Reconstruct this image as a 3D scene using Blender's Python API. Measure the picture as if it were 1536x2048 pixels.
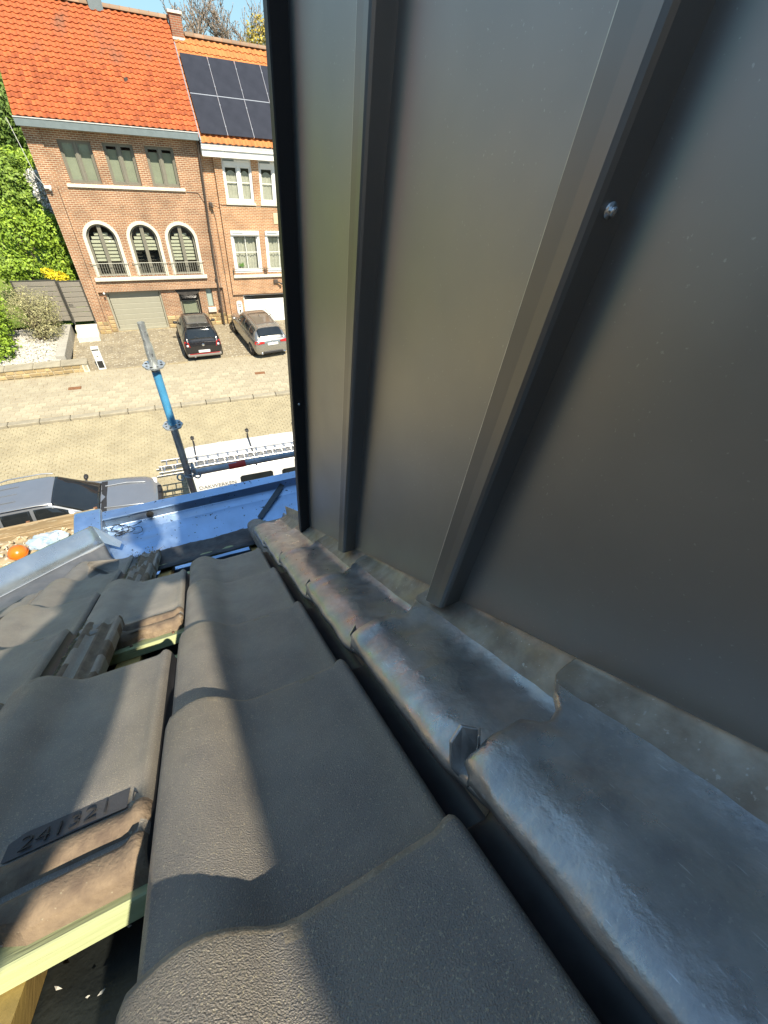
import bpy, bmesh, math, random
from mathutils import Vector, Matrix, noise

for o in list(bpy.data.objects):
    bpy.data.objects.remove(o)
SC = bpy.context.scene
COL = SC.collection
R = math.radians
H = 10.05                      # height of the camera above the street level, metres

# ------------------------------------------------------------------ camera
cam = bpy.data.cameras.new('camera')
cam.sensor_fit = 'VERTICAL'
cam.sensor_height = 36.0
cam.lens = 816.585 / 2048 * 36.0
cam.clip_start = 0.02
cam.clip_end = 2000
cob = bpy.data.objects.new('camera', cam)
right = Vector((0.89607, -0.43203, 0.10205))
down = Vector((-0.24633, -0.67516, -0.69533))
fwd = Vector((0.36930, 0.59793, -0.71141))
fwd.normalize()
right = (right - fwd * right.dot(fwd)).normalized()
down = fwd.cross(right)
cob.matrix_world = Matrix(((right.x, -down.x, -fwd.x, 0), (right.y, -down.y, -fwd.y, 0),
                           (right.z, -down.z, -fwd.z, H), (0, 0, 0, 1)))
COL.objects.link(cob)
SC.camera = cob

# ------------------------------------------------------------------ sky, sun, exposure
SUN_AZ = 13.0                  # degrees to the right of straight behind the camera
SUN_EL = 53.3
W = bpy.data.worlds.new('World')
SC.world = W
W.use_nodes = True
wn = W.node_tree
bg = wn.nodes['Background']
sky = wn.nodes.new('ShaderNodeTexSky')
sky.sky_type = 'NISHITA'
sky.sun_disc = False
sky.sun_elevation = R(SUN_EL)
sky.sun_rotation = R(180 - SUN_AZ)
sky.altitude = 100
sky.air_density = 1.0
sky.dust_density = 0.1
sky.ozone_density = 2.5
# the camera's soft shoulder: a very bright sky rolls off instead of clipping, in every direction alike
def vm(op, a, b):
    n = wn.nodes.new('ShaderNodeVectorMath')
    n.operation = op
    for i, v in ((0, a), (1, b)):
        if isinstance(v, tuple):
            n.inputs[i].default_value = v
        else:
            wn.links.new(v, n.inputs[i])
    return n.outputs[0]
KS = 0.15
q_ = vm('DIVIDE', sky.outputs[0], (0.22 / KS, 0.395 / KS, 0.53 / KS))
wn.links.new(vm('DIVIDE', sky.outputs[0], vm('ADD', q_, (1.0, 1.0, 1.0))), bg.inputs[0])
bg.inputs[1].default_value = KS
sl = bpy.data.lights.new('sun', 'SUN')
sl.energy = 3.25
sl.angle = R(0.53)
sl.color = (1.0, 0.90, 0.73)
so = bpy.data.objects.new('sun', sl)
COL.objects.link(so)
tosun = Vector((math.sin(R(SUN_AZ)) * math.cos(R(SUN_EL)), -math.cos(R(SUN_AZ)) * math.cos(R(SUN_EL)), math.sin(R(SUN_EL))))
so.rotation_euler = tosun.to_track_quat('Z', 'Y').to_euler()
so.location = (0, -5, 30)
SC.view_settings.view_transform = 'Standard'
SC.view_settings.look = 'None'
SC.view_settings.gamma = 1.0
SC.view_settings.use_curve_mapping = False
SC.view_settings.exposure = 1.52
SC.render.resolution_x = 768
SC.render.resolution_y = 1024

# ------------------------------------------------------------------ materials
MATS = {}
def mat(name, col, rough=0.6, metal=0.0, var=0.0, scale=8.0, bump=0.0, bscale=60.0, col2=None, spec=0.5,
        speck=None, speck_scale=220.0, speck_amt=0.03, rvar=0.0, stretch=None, detail=5.0, coat=0.0, streak=None, obj_var=0.0, scratch=None, bdet=4.0):
    """A Principled material with noise driven colour, roughness and relief."""
    if name in MATS:
        return MATS[name]
    m = bpy.data.materials.new(name)
    m.use_nodes = True
    nt = m.node_tree
    N, L = nt.nodes, nt.links
    b = N['Principled BSDF']
    b.inputs['Roughness'].default_value = rough
    b.inputs['Metallic'].default_value = metal
    b.inputs['Specular IOR Level'].default_value = spec
    b.inputs['Coat Weight'].default_value = coat
    b.inputs['Coat Roughness'].default_value = 0.05
    b.inputs['Base Color'].default_value = (*col, 1)
    tc = N.new('ShaderNodeTexCoord')
    mp = N.new('ShaderNodeMapping')
    L.new(tc.outputs['Object'], mp.inputs[0])
    if stretch:
        mp.inputs['Scale'].default_value = stretch
    cur = None
    def nz(sc, det=5.0, rg=0.6):
        n = N.new('ShaderNodeTexNoise')
        n.inputs['Scale'].default_value = sc
        n.inputs['Detail'].default_value = det
        n.inputs['Roughness'].default_value = rg
        L.new(mp.outputs[0], n.inputs[0])
        return n
    def mix(a, c, fac):
        x = N.new('ShaderNodeMix')
        x.data_type = 'RGBA'
        for s, v in ((6, a), (7, c)):
            if isinstance(v, tuple):
                x.inputs[s].default_value = (*v, 1)
            else:
                L.new(v, x.inputs[s])
        if isinstance(fac, float):
            x.inputs[0].default_value = fac
        else:
            L.new(fac, x.inputs[0])
        return x.outputs[2]
    def ramp(src, p0, p1):
        r = N.new('ShaderNodeMapRange')
        r.inputs[1].default_value = p0
        r.inputs[2].default_value = p1
        L.new(src, r.inputs[0])
        return r.outputs[0]
    if var or col2:
        n1 = nz(scale, detail)
        c2 = col2 if col2 else tuple(min(1, c * (1 + var)) for c in col)
        c1 = col if col2 else tuple(c * (1 - var) for c in col)
        cur = mix(c1, c2, ramp(n1.outputs[0], 0.33, 0.67))
    if streak:
        wv = N.new('ShaderNodeTexNoise')
        wv.inputs['Scale'].default_value = streak[1]
        wv.inputs['Detail'].default_value = 4
        m2 = N.new('ShaderNodeMapping')
        m2.inputs['Scale'].default_value = streak[2]
        L.new(tc.outputs['Object'], m2.inputs[0])
        L.new(m2.outputs[0], wv.inputs[0])
        cur = mix(cur if cur else col, streak[0], ramp(wv.outputs[0], 0.52, 0.75))
    if speck:
        n2 = nz(speck_scale, 2.0)
        lo = 0.66 - speck_amt
        cur = mix(cur if cur else col, speck, ramp(n2.outputs[0], lo, lo + 0.06))
    if scratch:
        for rot_, sc_s in ((.55, 34.0), (-.9, 27.0)):
            m3 = N.new('ShaderNodeMapping')
            m3.inputs['Rotation'].default_value = (0, 0, rot_)
            m3.inputs['Scale'].default_value = scratch[1]
            L.new(tc.outputs['Object'], m3.inputs[0])
            n5 = N.new('ShaderNodeTexNoise')
            n5.inputs['Scale'].default_value = sc_s
            n5.inputs['Detail'].default_value = 1.0
            L.new(m3.outputs[0], n5.inputs[0])
            cur = mix(cur if cur else col, scratch[0], ramp(n5.outputs[0], scratch[2], scratch[2] + .05))
    if obj_var:
        oi = N.new('ShaderNodeObjectInfo')
        hs = N.new('ShaderNodeHueSaturation')
        r = N.new('ShaderNodeMapRange')
        r.inputs[3].default_value = 1 - obj_var
        r.inputs[4].default_value = 1 + obj_var
        L.new(oi.outputs['Random'], r.inputs[0])
        L.new(r.outputs[0], hs.inputs['Value'])
        if cur:
            L.new(cur, hs.inputs['Color'])
        else:
            hs.inputs['Color'].default_value = (*col, 1)
        cur = hs.outputs[0]
    if cur:
        L.new(cur, b.inputs['Base Color'])
    if rvar:
        n3 = nz(scale * 1.7, 4.0)
        r = N.new('ShaderNodeMapRange')
        r.inputs[1].default_value = 0.3
        r.inputs[2].default_value = 0.7
        r.inputs[3].default_value = max(0.02, rough - rvar)
        r.inputs[4].default_value = min(1, rough + rvar)
        L.new(n3.outputs[0], r.inputs[0])
        L.new(r.outputs[0], b.inputs['Roughness'])
    if bump:
        n4 = nz(bscale, bdet)
        bp = N.new('ShaderNodeBump')
        bp.inputs['Strength'].default_value = 1.0
        bp.inputs['Distance'].default_value = bump
        L.new(n4.outputs[0], bp.inputs['Height'])
        L.new(bp.outputs[0], b.inputs['Normal'])
    MATS[name] = m
    return m

# ------------------------------------------------------------------ mesh helpers
class MB:
    """Collects faces in one mesh."""
    def __init__(self):
        self.v, self.f, self.m, self.s = [], [], [], []
        self.mi = 0
        self.sm = False
    def add(self, verts, faces):
        o = len(self.v)
        self.v += [tuple(p) for p in verts]
        self.f += [tuple(i + o for i in f) for f in faces]
        self.m += [self.mi] * len(faces)
        self.s += [self.sm] * len(faces)
        return self
    def quad(self, a, b, c, d):
        return self.add([a, b, c, d], [(0, 1, 2, 3)])
    def box(self, x0, x1, y0, y1, z0, z1, bev=0.0):
        if bev <= 0:
            p = [(x, y, z) for z in (z0, z1) for y in (y0, y1) for x in (x0, x1)]
            return self.add(p, [(0, 2, 3, 1), (4, 5, 7, 6), (0, 1, 5, 4), (2, 6, 7, 3), (0, 4, 6, 2), (1, 3, 7, 5)])
        b = min(bev, abs(x1 - x0) * .45, abs(y1 - y0) * .45, abs(z1 - z0) * .45)
        def ring(z, i):
            return [(x0 + i, y0, z), (x1 - i, y0, z), (x1, y0 + i, z), (x1, y1 - i, z), (x1 - i, y1, z), (x0 + i, y1, z), (x0, y1 - i, z), (x0, y0 + i, z)]
        def inner(z):
            return [(x0 + b, y0 + b, z), (x1 - b, y0 + b, z), (x1 - b, y0 + b, z), (x1 - b, y1 - b, z), (x1 - b, y1 - b, z), (x0 + b, y1 - b, z), (x0 + b, y1 - b, z), (x0 + b, y0 + b, z)]
        r0, r1 = ring(z0 + b, b), ring(z1 - b, b)
        ib = [(x0 + b, y0 + b, z0), (x1 - b, y0 + b, z0), (x1 - b, y1 - b, z0), (x0 + b, y1 - b, z0)]
        it = [(p[0], p[1], z1) for p in ib]
        V = r0 + r1 + ib + it
        F = [(i, (i + 1) % 8, 8 + (i + 1) % 8, 8 + i) for i in range(8)]
        F += [(19, 18, 17, 16), (20, 21, 22, 23)]
        # bottom and top bevels
        for k in range(4):
            a, c = 16 + k, 16 + (k + 1) % 4
            e0, e1 = (2 * k), (2 * k + 1)
            F.append((a, c, e1, e0))
            F.append((8 + e0, 8 + e1, 20 + (k + 1) % 4, 20 + k))
            F.append((c, (e1 + 1) % 8, e1))
            F.append((8 + e1, 8 + (e1 + 1) % 8, 20 + (k + 1) % 4))
        return self.add(V, F)
    def obox(self, c, ax, ay, az):
        """box from its centre and three half axes"""
        c, ax, ay, az = map(Vector, (c, ax, ay, az))
        p = [c + ax * x + ay * y + az * z for z in (-1, 1) for y in (-1, 1) for x in (-1, 1)]
        return self.add(p, [(0, 2, 3, 1), (4, 5, 7, 6), (0, 1, 5, 4), (2, 6, 7, 3), (0, 4, 6, 2), (1, 3, 7, 5)])
    def bar(self, a, b, w, h, up=(0, 0, 1)):
        a, b = Vector(a), Vector(b)
        d = (b - a)
        x = d.normalized()
        y = Vector(up).cross(x)
        if y.length < 1e-4:
            y = Vector((1, 0, 0)).cross(x)
        y.normalize()
        z = x.cross(y)
        return self.obox((a + b) / 2, d / 2, y * w / 2, z * h / 2)
    def tube(self, pts, r, n=10, cap=True):
        pts = [Vector(p) for p in pts]
        rs = r if isinstance(r, (list, tuple)) else [r] * len(pts)
        V, F = [], []
        prev = None
        for i, p in enumerate(pts):
            a = pts[max(0, i - 1)]
            b = pts[min(len(pts) - 1, i + 1)]
            t = (b - a).normalized()
            if prev is None:
                q = Vector((0, 0, 1)) if abs(t.z) < .9 else Vector((1, 0, 0))
                x = t.cross(q).normalized()
            else:
                x = (prev - t * prev.dot(t)).normalized()
            prev = x
            y = t.cross(x)
            for k in range(n):
                an = 2 * math.pi * k / n
                V.append(p + (x * math.cos(an) + y * math.sin(an)) * rs[i])
        for i in range(len(pts) - 1):
            for k in range(n):
                F.append((i * n + k, i * n + (k + 1) % n, (i + 1) * n + (k + 1) % n, (i + 1) * n + k))
        sm = self.sm
        self.sm = True
        o = len(self.v)
        self.add(V, F)
        self.sm = False
        if cap:
            l = len(pts) - 1
            self.add([V[k] for k in range(n)], [tuple(reversed(range(n)))])
            self.add([V[l * n + k] for k in range(n)], [tuple(range(n))])
        self.sm = sm
        return self
    def lathe(self, prof, c=(0, 0, 0), n=20, axis='z'):
        """prof is [(radius, height)]"""
        V, F = [], []
        for r, h in prof:
            for k in range(n):
                a = 2 * math.pi * k / n
                p = (r * math.cos(a), r * math.sin(a), h)
                if axis == 'y':
                    p = (p[0], p[2], p[1])
                elif axis == 'x':
                    p = (p[2], p[0], p[1])
                V.append((p[0] + c[0], p[1] + c[1], p[2] + c[2]))
        for i in range(len(prof) - 1):
            for k in range(n):
                F.append((i * n + k, i * n + (k + 1) % n, (i + 1) * n + (k + 1) % n, (i + 1) * n + k))
        sm = self.sm
        self.sm = True
        self.add(V, F)
        self.sm = sm
        return self
    def grid(self, rows, closed=False):
        """rows of equal numbers of points"""
        n = len(rows[0])
        V = [p for r in rows for p in r]
        F = []
        for i in range(len(rows) - 1):
            for k in range(n if closed else n - 1):
                k2 = (k + 1) % n
                F.append((i * n + k, i * n + k2, (i + 1) * n + k2, (i + 1) * n + k))
        return self.add(V, F)
    def prism(self, poly, d):
        """polygon extruded by the vector d"""
        n = len(poly)
        d = Vector(d)
        P = [Vector(p) for p in poly]
        V = P + [p + d for p in P]
        F = [tuple(reversed(range(n))), tuple(range(n, 2 * n))]
        F += [(i, (i + 1) % n, n + (i + 1) % n, n + i) for i in range(n)]
        return self.add(V, F)
    def mesh(self, name, mats):
        me = bpy.data.meshes.new(name)
        me.from_pydata(self.v, [], self.f)
        if not isinstance(mats, (list, tuple)):
            mats = [mats]
        for m in mats:
            me.materials.append(m)
        me.polygons.foreach_set('material_index', self.m)
        me.polygons.foreach_set('use_smooth', self.s)
        me.update()
        return me
    def build(self, name, mats, parent=None, local=False, label=None, kind=None, fix=True):
        if parent is not None and not local:
            off = origin(parent)
            self.v = [(p[0] - off.x, p[1] - off.y, p[2] - off.z) for p in self.v]
        me = self.mesh(name, mats)
        if fix:
            bm = bmesh.new()
            bm.from_mesh(me)
            bmesh.ops.recalc_face_normals(bm, faces=bm.faces)
            bm.to_mesh(me)
            bm.free()
        o = bpy.data.objects.new(name, me)
        COL.objects.link(o)
        if parent is not None:
            o.parent = parent
        if label:
            o['label'] = label
        if kind:
            o['kind'] = kind
        return o

def origin(o):
    v = Vector((0, 0, 0))
    while o is not None:
        v += Vector(o.location)
        o = o.parent
    return v

def tag(o, label, cat, group=None):
    o['label'] = label
    o['category'] = cat
    if group:
        o['group'] = group
    return o

def thing(name, loc, label, cat, group=None, rz=0.0):
    o = bpy.data.objects.new(name, None)
    o.empty_display_size = 0.2
    o.location = loc
    o.rotation_euler = (0, 0, rz)
    COL.objects.link(o)
    return tag(o, label, cat, group)

def place(name, me, parent, loc, rot=(0, 0, 0), world=True, label=None):
    """an object that shares the mesh me"""
    o = bpy.data.objects.new(name, me)
    COL.objects.link(o)
    o.parent = parent
    o.location = Vector(loc) - (origin(parent) if (parent is not None and world) else Vector((0, 0, 0)))
    o.rotation_euler = rot
    if label:
        o['label'] = label
    return o

def copy_tree(o, parent=None):
    c = o.copy()
    COL.objects.link(c)
    c.parent = parent
    for ch in list(o.children):
        copy_tree(ch, c)
    return c

def subsurf(o, n=2):
    m = o.modifiers.new('sub', 'SUBSURF')
    m.levels = n
    m.render_levels = n
    for p in o.data.polygons:
        p.use_smooth = True
    return o

def bevel(o, w=0.004, seg=2):
    m = o.modifiers.new('bev', 'BEVEL')
    m.width = w
    m.segments = seg
    m.limit_method = 'ANGLE'
    m.angle_limit = R(35)
    return o

def text_mesh(body, size, depth=0.0, align='CENTER', bold=0.0):
    cu = bpy.data.curves.new('text', 'FONT')
    cu.body = body
    cu.size = size
    cu.extrude = depth
    cu.offset = bold
    cu.align_x = align
    cu.resolution_u = 3
    o = bpy.data.objects.new('text', cu)
    COL.objects.link(o)
    dg = bpy.context.evaluated_depsgraph_get()
    me = bpy.data.meshes.new_from_object(o.evaluated_get(dg))
    bpy.data.objects.remove(o)
    bpy.data.curves.remove(cu)
    return me

rnd = random.Random(7)
# ================================================================== OUR HOUSE: roof, dormer cheek, flashing, gutter
PITCH = R(39.18)
CP, SP = math.cos(PITCH), math.sin(PITCH)
HR = 0.50                                           # camera above the roof plane, vertically
def rp(u, v, w=0.0):
    """roof coordinates (across, down the slope, off the plane) -> world"""
    return Vector((u, v * CP + w * SP, H - HR - v * SP + w * CP))
RX = (-PITCH, 0, 0)                                 # rotation that lays an object on the slope

M_tile = mat('worn_concrete_tile', (0.20, 0.185, 0.17), 0.48, var=0.22, scale=9, bump=0.0019, bscale=760, bdet=1.6, col2=(0.305, 0.277, 0.237),
             speck=(0.44, 0.39, 0.28), speck_scale=520, speck_amt=0.06, rvar=0.10, obj_var=0.16, spec=0.5, streak=((.27, .235, .18), 6, (1, .22, 1)))
M_chan = mat('shaded_interlock', (.020, .020, .022), .5, var=.3, scale=30)  # near-black tone paints the shade down in the open groove
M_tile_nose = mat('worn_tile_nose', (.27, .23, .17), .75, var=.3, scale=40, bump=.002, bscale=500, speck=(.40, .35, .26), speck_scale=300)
M_tile_raw = mat('unweathered_tile_edge', (0.12, 0.085, 0.06), 0.85, var=0.35, scale=30, bump=0.002, bscale=160, col2=(.23, .17, .11), speck=(0.30, 0.26, 0.18), speck_scale=150, speck_amt=-.02)
M_plate = mat('shaded_recess', (0.055, 0.055, 0.06), 0.7, var=0.15, scale=20, bump=0.0006, bscale=300)  # dark tone of the flat patches paints the shade in the recess
M_digit = mat('moulded_digit', (0.022, 0.022, 0.025), 0.7)
M_lead = mat('milled_lead', (0.32, 0.315, 0.31), 0.36, metal=0.74, col2=(0.53, 0.51, 0.48), scale=17, bump=0.0011, bscale=70,
             speck=(0.46, 0.45, 0.42), speck_scale=300, speck_amt=0.02, rvar=0.13, scratch=((.58, .58, .57), (16, .5, 3.0), .735), streak=((0.44, 0.42, 0.38), 9, (1, 1, 0.35)))
M_lead_up = mat('oxidised_lead', (.24, .195, .15), .52, metal=.45, col2=(.40, .35, .285), scale=22, bump=.0010, bscale=48,
                speck=(.44, .40, .35), speck_scale=150, speck_amt=.0, rvar=.12, streak=((.34, .26, .16), 14, (1, 1, .35)))
M_lead_old = mat('old_lead', (.16, .16, .165), .5, metal=.6, col2=(.26, .25, .24), scale=9, bump=.001, bscale=40, rvar=.1)
M_clad = mat('anthracite_sheet_metal', (0.36, 0.352, 0.338), 0.47, metal=1.0, var=0.06, scale=3, streak=((.40, .38, .355), 2.5, (1, .8, .3)), bump=0.0003, bscale=9,
             speck=(0.5, 0.5, 0.49), speck_scale=230, speck_amt=-0.03, rvar=0.03)
M_seam = mat('anthracite_seam', (0.24, 0.23, 0.218), 0.42, metal=0.9, var=0.06, scale=4, bump=0.0002, bscale=12, rvar=0.03)
M_black = mat('black_trim', (0.018, 0.018, 0.02), 0.5, metal=0.3)
M_zinc = mat('weathered_zinc', (0.45, 0.63, 0.88), 0.36, metal=0.94, var=0.10, scale=5, bump=0.0006, bscale=14, rvar=0.10,
             speck=(0.06, 0.06, 0.07), speck_scale=42, speck_amt=0.0, streak=((0.50, 0.56, 0.66), 6, (0.3, 1.5, 1)))
M_zincd = mat('dull_zinc', (0.30, 0.33, 0.37), 0.45, metal=0.8, var=0.15, scale=8, bump=0.0004, bscale=30, rvar=0.1)
M_verge = mat('bright_zinc', (0.50, 0.56, 0.60), 0.30, metal=0.8, var=0.12, scale=6, bump=0.0004, bscale=16, rvar=0.1)
M_batten = mat('green_treated_batten', (0.27, 0.31, 0.14), 0.8, var=0.25, scale=14, bump=0.0022, bscale=120, stretch=(0.06, 1, 1), col2=(.41, .44, .25), speck=(0.14, 0.13, 0.06), speck_scale=70, speck_amt=.03, streak=((.22, .20, .10), 14, (.4, 1, 1)))
M_rafter = mat('yellow_pine_counter_batten', (0.40, 0.27, 0.08), 0.8, var=0.3, scale=12, bump=0.001, bscale=70, stretch=(1, 0.15, 1))
M_under = mat('black_roof_underlay', (0.022, 0.026, 0.024), 0.55, var=0.4, scale=7, bump=0.003, bscale=25)
M_dirt = mat('dry_moss_debris', (0.24, 0.19, 0.10), 0.95, var=0.4, scale=60, bump=0.002, bscale=200)
M_pipe_nail = mat('rusty_nail', (.16, .09, .05), .7, metal=.4)
M_screw = mat('stainless_screw', (0.6, 0.6, 0.6), 0.25, metal=1.0)
M_brick_own = mat('house_brick_plain', (0.27, 0.14, 0.09), 0.85, var=0.25, scale=12, bump=0.003, bscale=40)

house = thing('roofed_house', (0.0, 0.0, 0.0), 'house under the camera with dark pantile roof, black metal dormer cheek and zinc gutter', 'house')

# ---- the tile, head at v = 0, nose at v = TL
GA, TL, TWD = 0.39, 0.49, 0.30
TTH = 0.031
TSL = (TTH + 0.004) / GA
def tile_prof(u):
    pts = [(0, .003), (.004, .013), (.012, .024), (.024, .0295), (.038, .0338), (.052, .0352), (.066, .033), (.08, .0265), (.093, .018), (.104, .009), (.116, .003),
           (.13, .0), (.254, .0), (.262, .002), (.269, .0068), (.275, .0074), (.280, .0035), (.284, -.004), (.288, -.019), (.312, -.021), (.321, -.013), (.328, .003), (.336, .007), (.343, .003), (.350, -.006),
           (.366, -.006), (.372, .003), (.380, .004), (.387, -.006), (.397, -.006), (.403, .001), (.412, .0), (.416, -.010)]
    for (a, za), (b, zb) in zip(pts, pts[1:]):
        if a <= u <= b:
            t = (u - a) / (b - a)
            return za + (zb - za) * t
    return 0.0
US = [0, .004, .012, .024, .038, .052, .066, .08, .093, .104, .116, .13, .165, .20, .225, .254, .262, .269, .275, .280, .284, .288, .312, .321, .328, .336, .343, .350, .366, .372, .380, .387, .397, .403, .412, .416]
def tile_mesh(name, seed=0, fine=True, chip=0.0):
    rg = random.Random(seed)
    secs = [(0.0, -.016), (.003, -.006), (.012, -.002), (.022, .001), (.028, -.001), (.032, -.012), (.050, -.013), (.054, -.003), (.060, .004), (.074, .004), (.080, -.002), (.115, -.002), (.119, 0.0),
            (.16, 0), (.24, 0), (.32, 0), (.40, 0), (.445, 0), (.470, -.0002), (.480, -.0008), (.4855, -.0022), (.4885, -.0045), (TL, -.008)]
    if not fine:
        secs = [(0, 0), (.1, 0), (.25, 0), (.4, 0), (.488, -.0008), (.496, -.003), (TL, -.011)]
    mb = MB()
    mb.sm = True
    top, bot = [], []
    for v, dz in secs:
        rt, rb = [], []
        for u in US:
            inter = u > .286
            d = dz
            if v < 0.118 and (u < .128 or u > .272):
                d = dz * (0.25 if v > .005 else 1.0)
            z = tile_prof(u) + d + TSL * v
            jit = (noise.noise(Vector((u * 9 + seed * 3.1, v * 9, seed))) * 0.0012)
            if fine and v < .079:
                jit += .0016 * noise.noise(Vector((u * 45, v * 60, seed + 1.0))) + .0016 * noise.noise(Vector((u * 130, v * 150, seed + 4.0)))
            vv = v
            if chip and v < .008:
                vv = v + chip * max(0, noise.noise(Vector((u * 40, seed * 7.7, 2.0)))) * .06
            if inter:
                jit += noise.noise(Vector((u * 20, v * 30 + seed, 5))) * .0012
            rt.append((u + (rg.uniform(-.0008, .0008) if inter and u > .40 else 0), vv, z + jit))
            rb.append((u, vv, z + jit - TTH + (.006 if inter else 0)))
        top.append(rt)
        bot.append(rb)
    n = len(US)
    mb.grid(top)
    mb.sm = False
    mb.grid([list(reversed(r)) for r in bot])
    for i in range(len(secs) - 1):                   # side faces
        mb.quad(top[i][0], top[i + 1][0], bot[i + 1][0], bot[i][0])
        mb.quad(top[i + 1][n - 1], top[i][n - 1], bot[i][n - 1], bot[i + 1][n - 1])
    for k in range(n - 1):                           # end faces
        mb.quad(top[0][k + 1], top[0][k], bot[0][k], bot[0][k + 1])
        mb.quad(top[-1][k], top[-1][k + 1], bot[-1][k + 1], bot[-1][k])
    # raw, broken colour on the head ribs
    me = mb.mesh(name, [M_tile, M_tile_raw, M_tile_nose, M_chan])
    nt_ = (len(secs) - 1) * (n - 1)
    for p in me.polygons:
        c = p.center
        if fine and c.y < .078 and .1 < c.x < .285 and not (.031 < c.y < .052) and p.normal.z > -.2:
            p.material_index = 1
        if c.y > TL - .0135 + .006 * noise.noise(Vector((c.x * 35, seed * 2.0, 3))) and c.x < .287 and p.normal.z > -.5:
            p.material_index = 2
        if c.x > .3005:
            p.material_index = 1 if noise.noise(Vector((c.x * 30, c.y * 12, seed + 9.0))) > -.1 else 0
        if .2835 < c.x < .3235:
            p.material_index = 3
    bm = bmesh.new()
    bm.from_mesh(me)
    bmesh.ops.recalc_face_normals(bm, faces=bm.faces)
    bm.to_mesh(me)
    bm.free()
    return me
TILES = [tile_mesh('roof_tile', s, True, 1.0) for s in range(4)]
NOSES = [-.012, .336, .689, 1.10, 1.505, 1.905, 2.30]
def nose(k):
    return NOSES[k] if k >= 0 else -.011 + .38 * k
def put_tile(col, k, du=0.0, dw=0.0, parent=None, yaw=0.0):
    u0 = -0.15 + TWD * col + du
    v0 = nose(k) - TL + (-.018 if (col, k) == (-1, 2) else 0)
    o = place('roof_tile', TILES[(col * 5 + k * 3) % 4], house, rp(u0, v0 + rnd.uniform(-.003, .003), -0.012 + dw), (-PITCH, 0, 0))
    o.rotation_euler = (Matrix.Rotation(-PITCH, 4, 'X') @ Matrix.Rotation(yaw + rnd.uniform(-.009, .009), 4, 'Z') @ Matrix.Rotation(rnd.uniform(-.008, .008), 4, 'Y')).to_euler()
    return o
MISSING = {(-2, 1), (-2, 0), (-1, 1), (-1, 0), (-1, 3), (-1, 5), (-1, 6), (0, 5), (0, 6), (-1, -1)}
CUT_A, CUT_B = (-.865, 1.785), (-.665, 2.42)         # the tiles are cut along a slanting line on the left
CUTS = (CUT_B[0] - CUT_A[0]) / (CUT_B[1] - CUT_A[1])
def cut_u(v):
    return CUT_A[0] + CUTS * (v - CUT_A[1])
for c in range(-5, 1):
    for k in range(-3, 7):
        if (c, k) in MISSING:
            continue
        u0 = -0.15 + TWD * c
        v0 = nose(k) - TL
        if u0 + .41 < max(cut_u(v0), cut_u(v0 + TL)) - .0:
            if u0 + .41 < min(cut_u(v0), cut_u(v0 + TL)) + .03:
                continue
        o = put_tile(c, k)
        if u0 < cut_u(v0 + TL):
            me = o.data.copy()
            bm = bmesh.new()
            bm.from_mesh(me)
            p0 = Vector((cut_u(v0) - u0, 0, 0))
            dr_ = Vector((CUTS * TL, TL, 0))
            bmesh.ops.bisect_plane(bm, geom=bm.verts[:] + bm.edges[:] + bm.faces[:], plane_co=p0, plane_no=(-dr_.y, dr_.x, 0), clear_outer=True)
            ed = [e for e in bm.edges if e.is_boundary]
            if ed:
                bmesh.ops.holes_fill(bm, edges=ed, sides=0)
            bm.to_mesh(me)
            bm.free()
            o.data = me
            if not len(me.polygons):
                bpy.data.objects.remove(o)
for k in range(5, 7):
    put_tile(1, k, du=0.0)

# number moulded in the head of the uncovered tile
mbp = MB()
def headpt(u, v, dz=0.0):
    u0 = -0.15 - TWD
    return rp(u0 + u, nose(2) - TL + v - .018, -0.012 + TSL * v + dz)
def plate(u0, u1, name):
    mb = MB()
    pts = [(u0 + .012, .080), (u1, .080), (u1, .112), (u0 + .024, .114), (u0 + .009, .106), (u0, .086)]
    mb.add([headpt(a, b, .0006) for a, b in pts], [tuple(range(len(pts)))])
    return mb.build(name, M_plate, house)
plate(.115, .255, 'number_plate')
plate(.016, .105, 'shaded_recess')
for txt, uu, sz in (('241321', .188, .029), ('N', .268, .024)):
    me = text_mesh(txt, sz, 0.0006, bold=-.0005)
    me.materials.append(M_digit)
    o = bpy.data.objects.new('moulded_number', me)
    COL.objects.link(o)
    o.parent = house
    o.location = headpt(uu, .0845, .0026)
    o.rotation_euler = (-PITCH + math.atan(TSL), 0, 0)
    if txt == '241321':
        o.scale = (1.15, 1, 1)
        o['label'] = 'moulded digits 241321 on the bare tile head'

# ---- battens, counter battens, underlay
def batten(v, w0, w1, u0, u1, hgt=.045, m=M_batten):
    mb = MB()
    a, b = rp(u0, v, (w0 + w1) / 2), rp(u1, v, (w0 + w1) / 2)
    up = rp(0, 0, 1) - rp(0, 0, 0)
    mb.obox((a + b) / 2, (b - a) / 2, (rp(0, 1, 0) - rp(0, 0, 0)) * hgt / 2, up * (w1 - w0) / 2)
    o = mb.build('roof_batten', m, house)
    return bevel(o, .002, 1)
for k in range(-2, 7):
    batten(nose(k) - TL - .008, -.074, -.046, -1.03, .34, .05)
batten(.80, -.072, -.044, -.47, -.14, .045)
batten(2.20, -.072, -.044, -.47, .34, .05)
for u in (-.92, -.32, .16):
    mb = MB()
    d = (rp(0, 1, 0) - rp(0, 0, 0))
    up = rp(0, 0, 1) - rp(0, 0, 0)
    mb.obox(rp(u, .6, -.090), Vector((.03, 0, 0)), d * 1.7, up * .016)
    mb.build('counter_batten', M_rafter, house)
mb = MB()
rows = []
for i in range(40):
    v = -1.2 + 3.5 * i / 39
    rows.append([rp(-1.03 + 1.4 * j / 24, v, -.112 + .006 * noise.noise(Vector((j * .5, i * .4, 0)))) for j in range(25)])
mb.sm = True
mb.grid(rows)
mb.build('roof_underlay', M_under, house)

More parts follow.
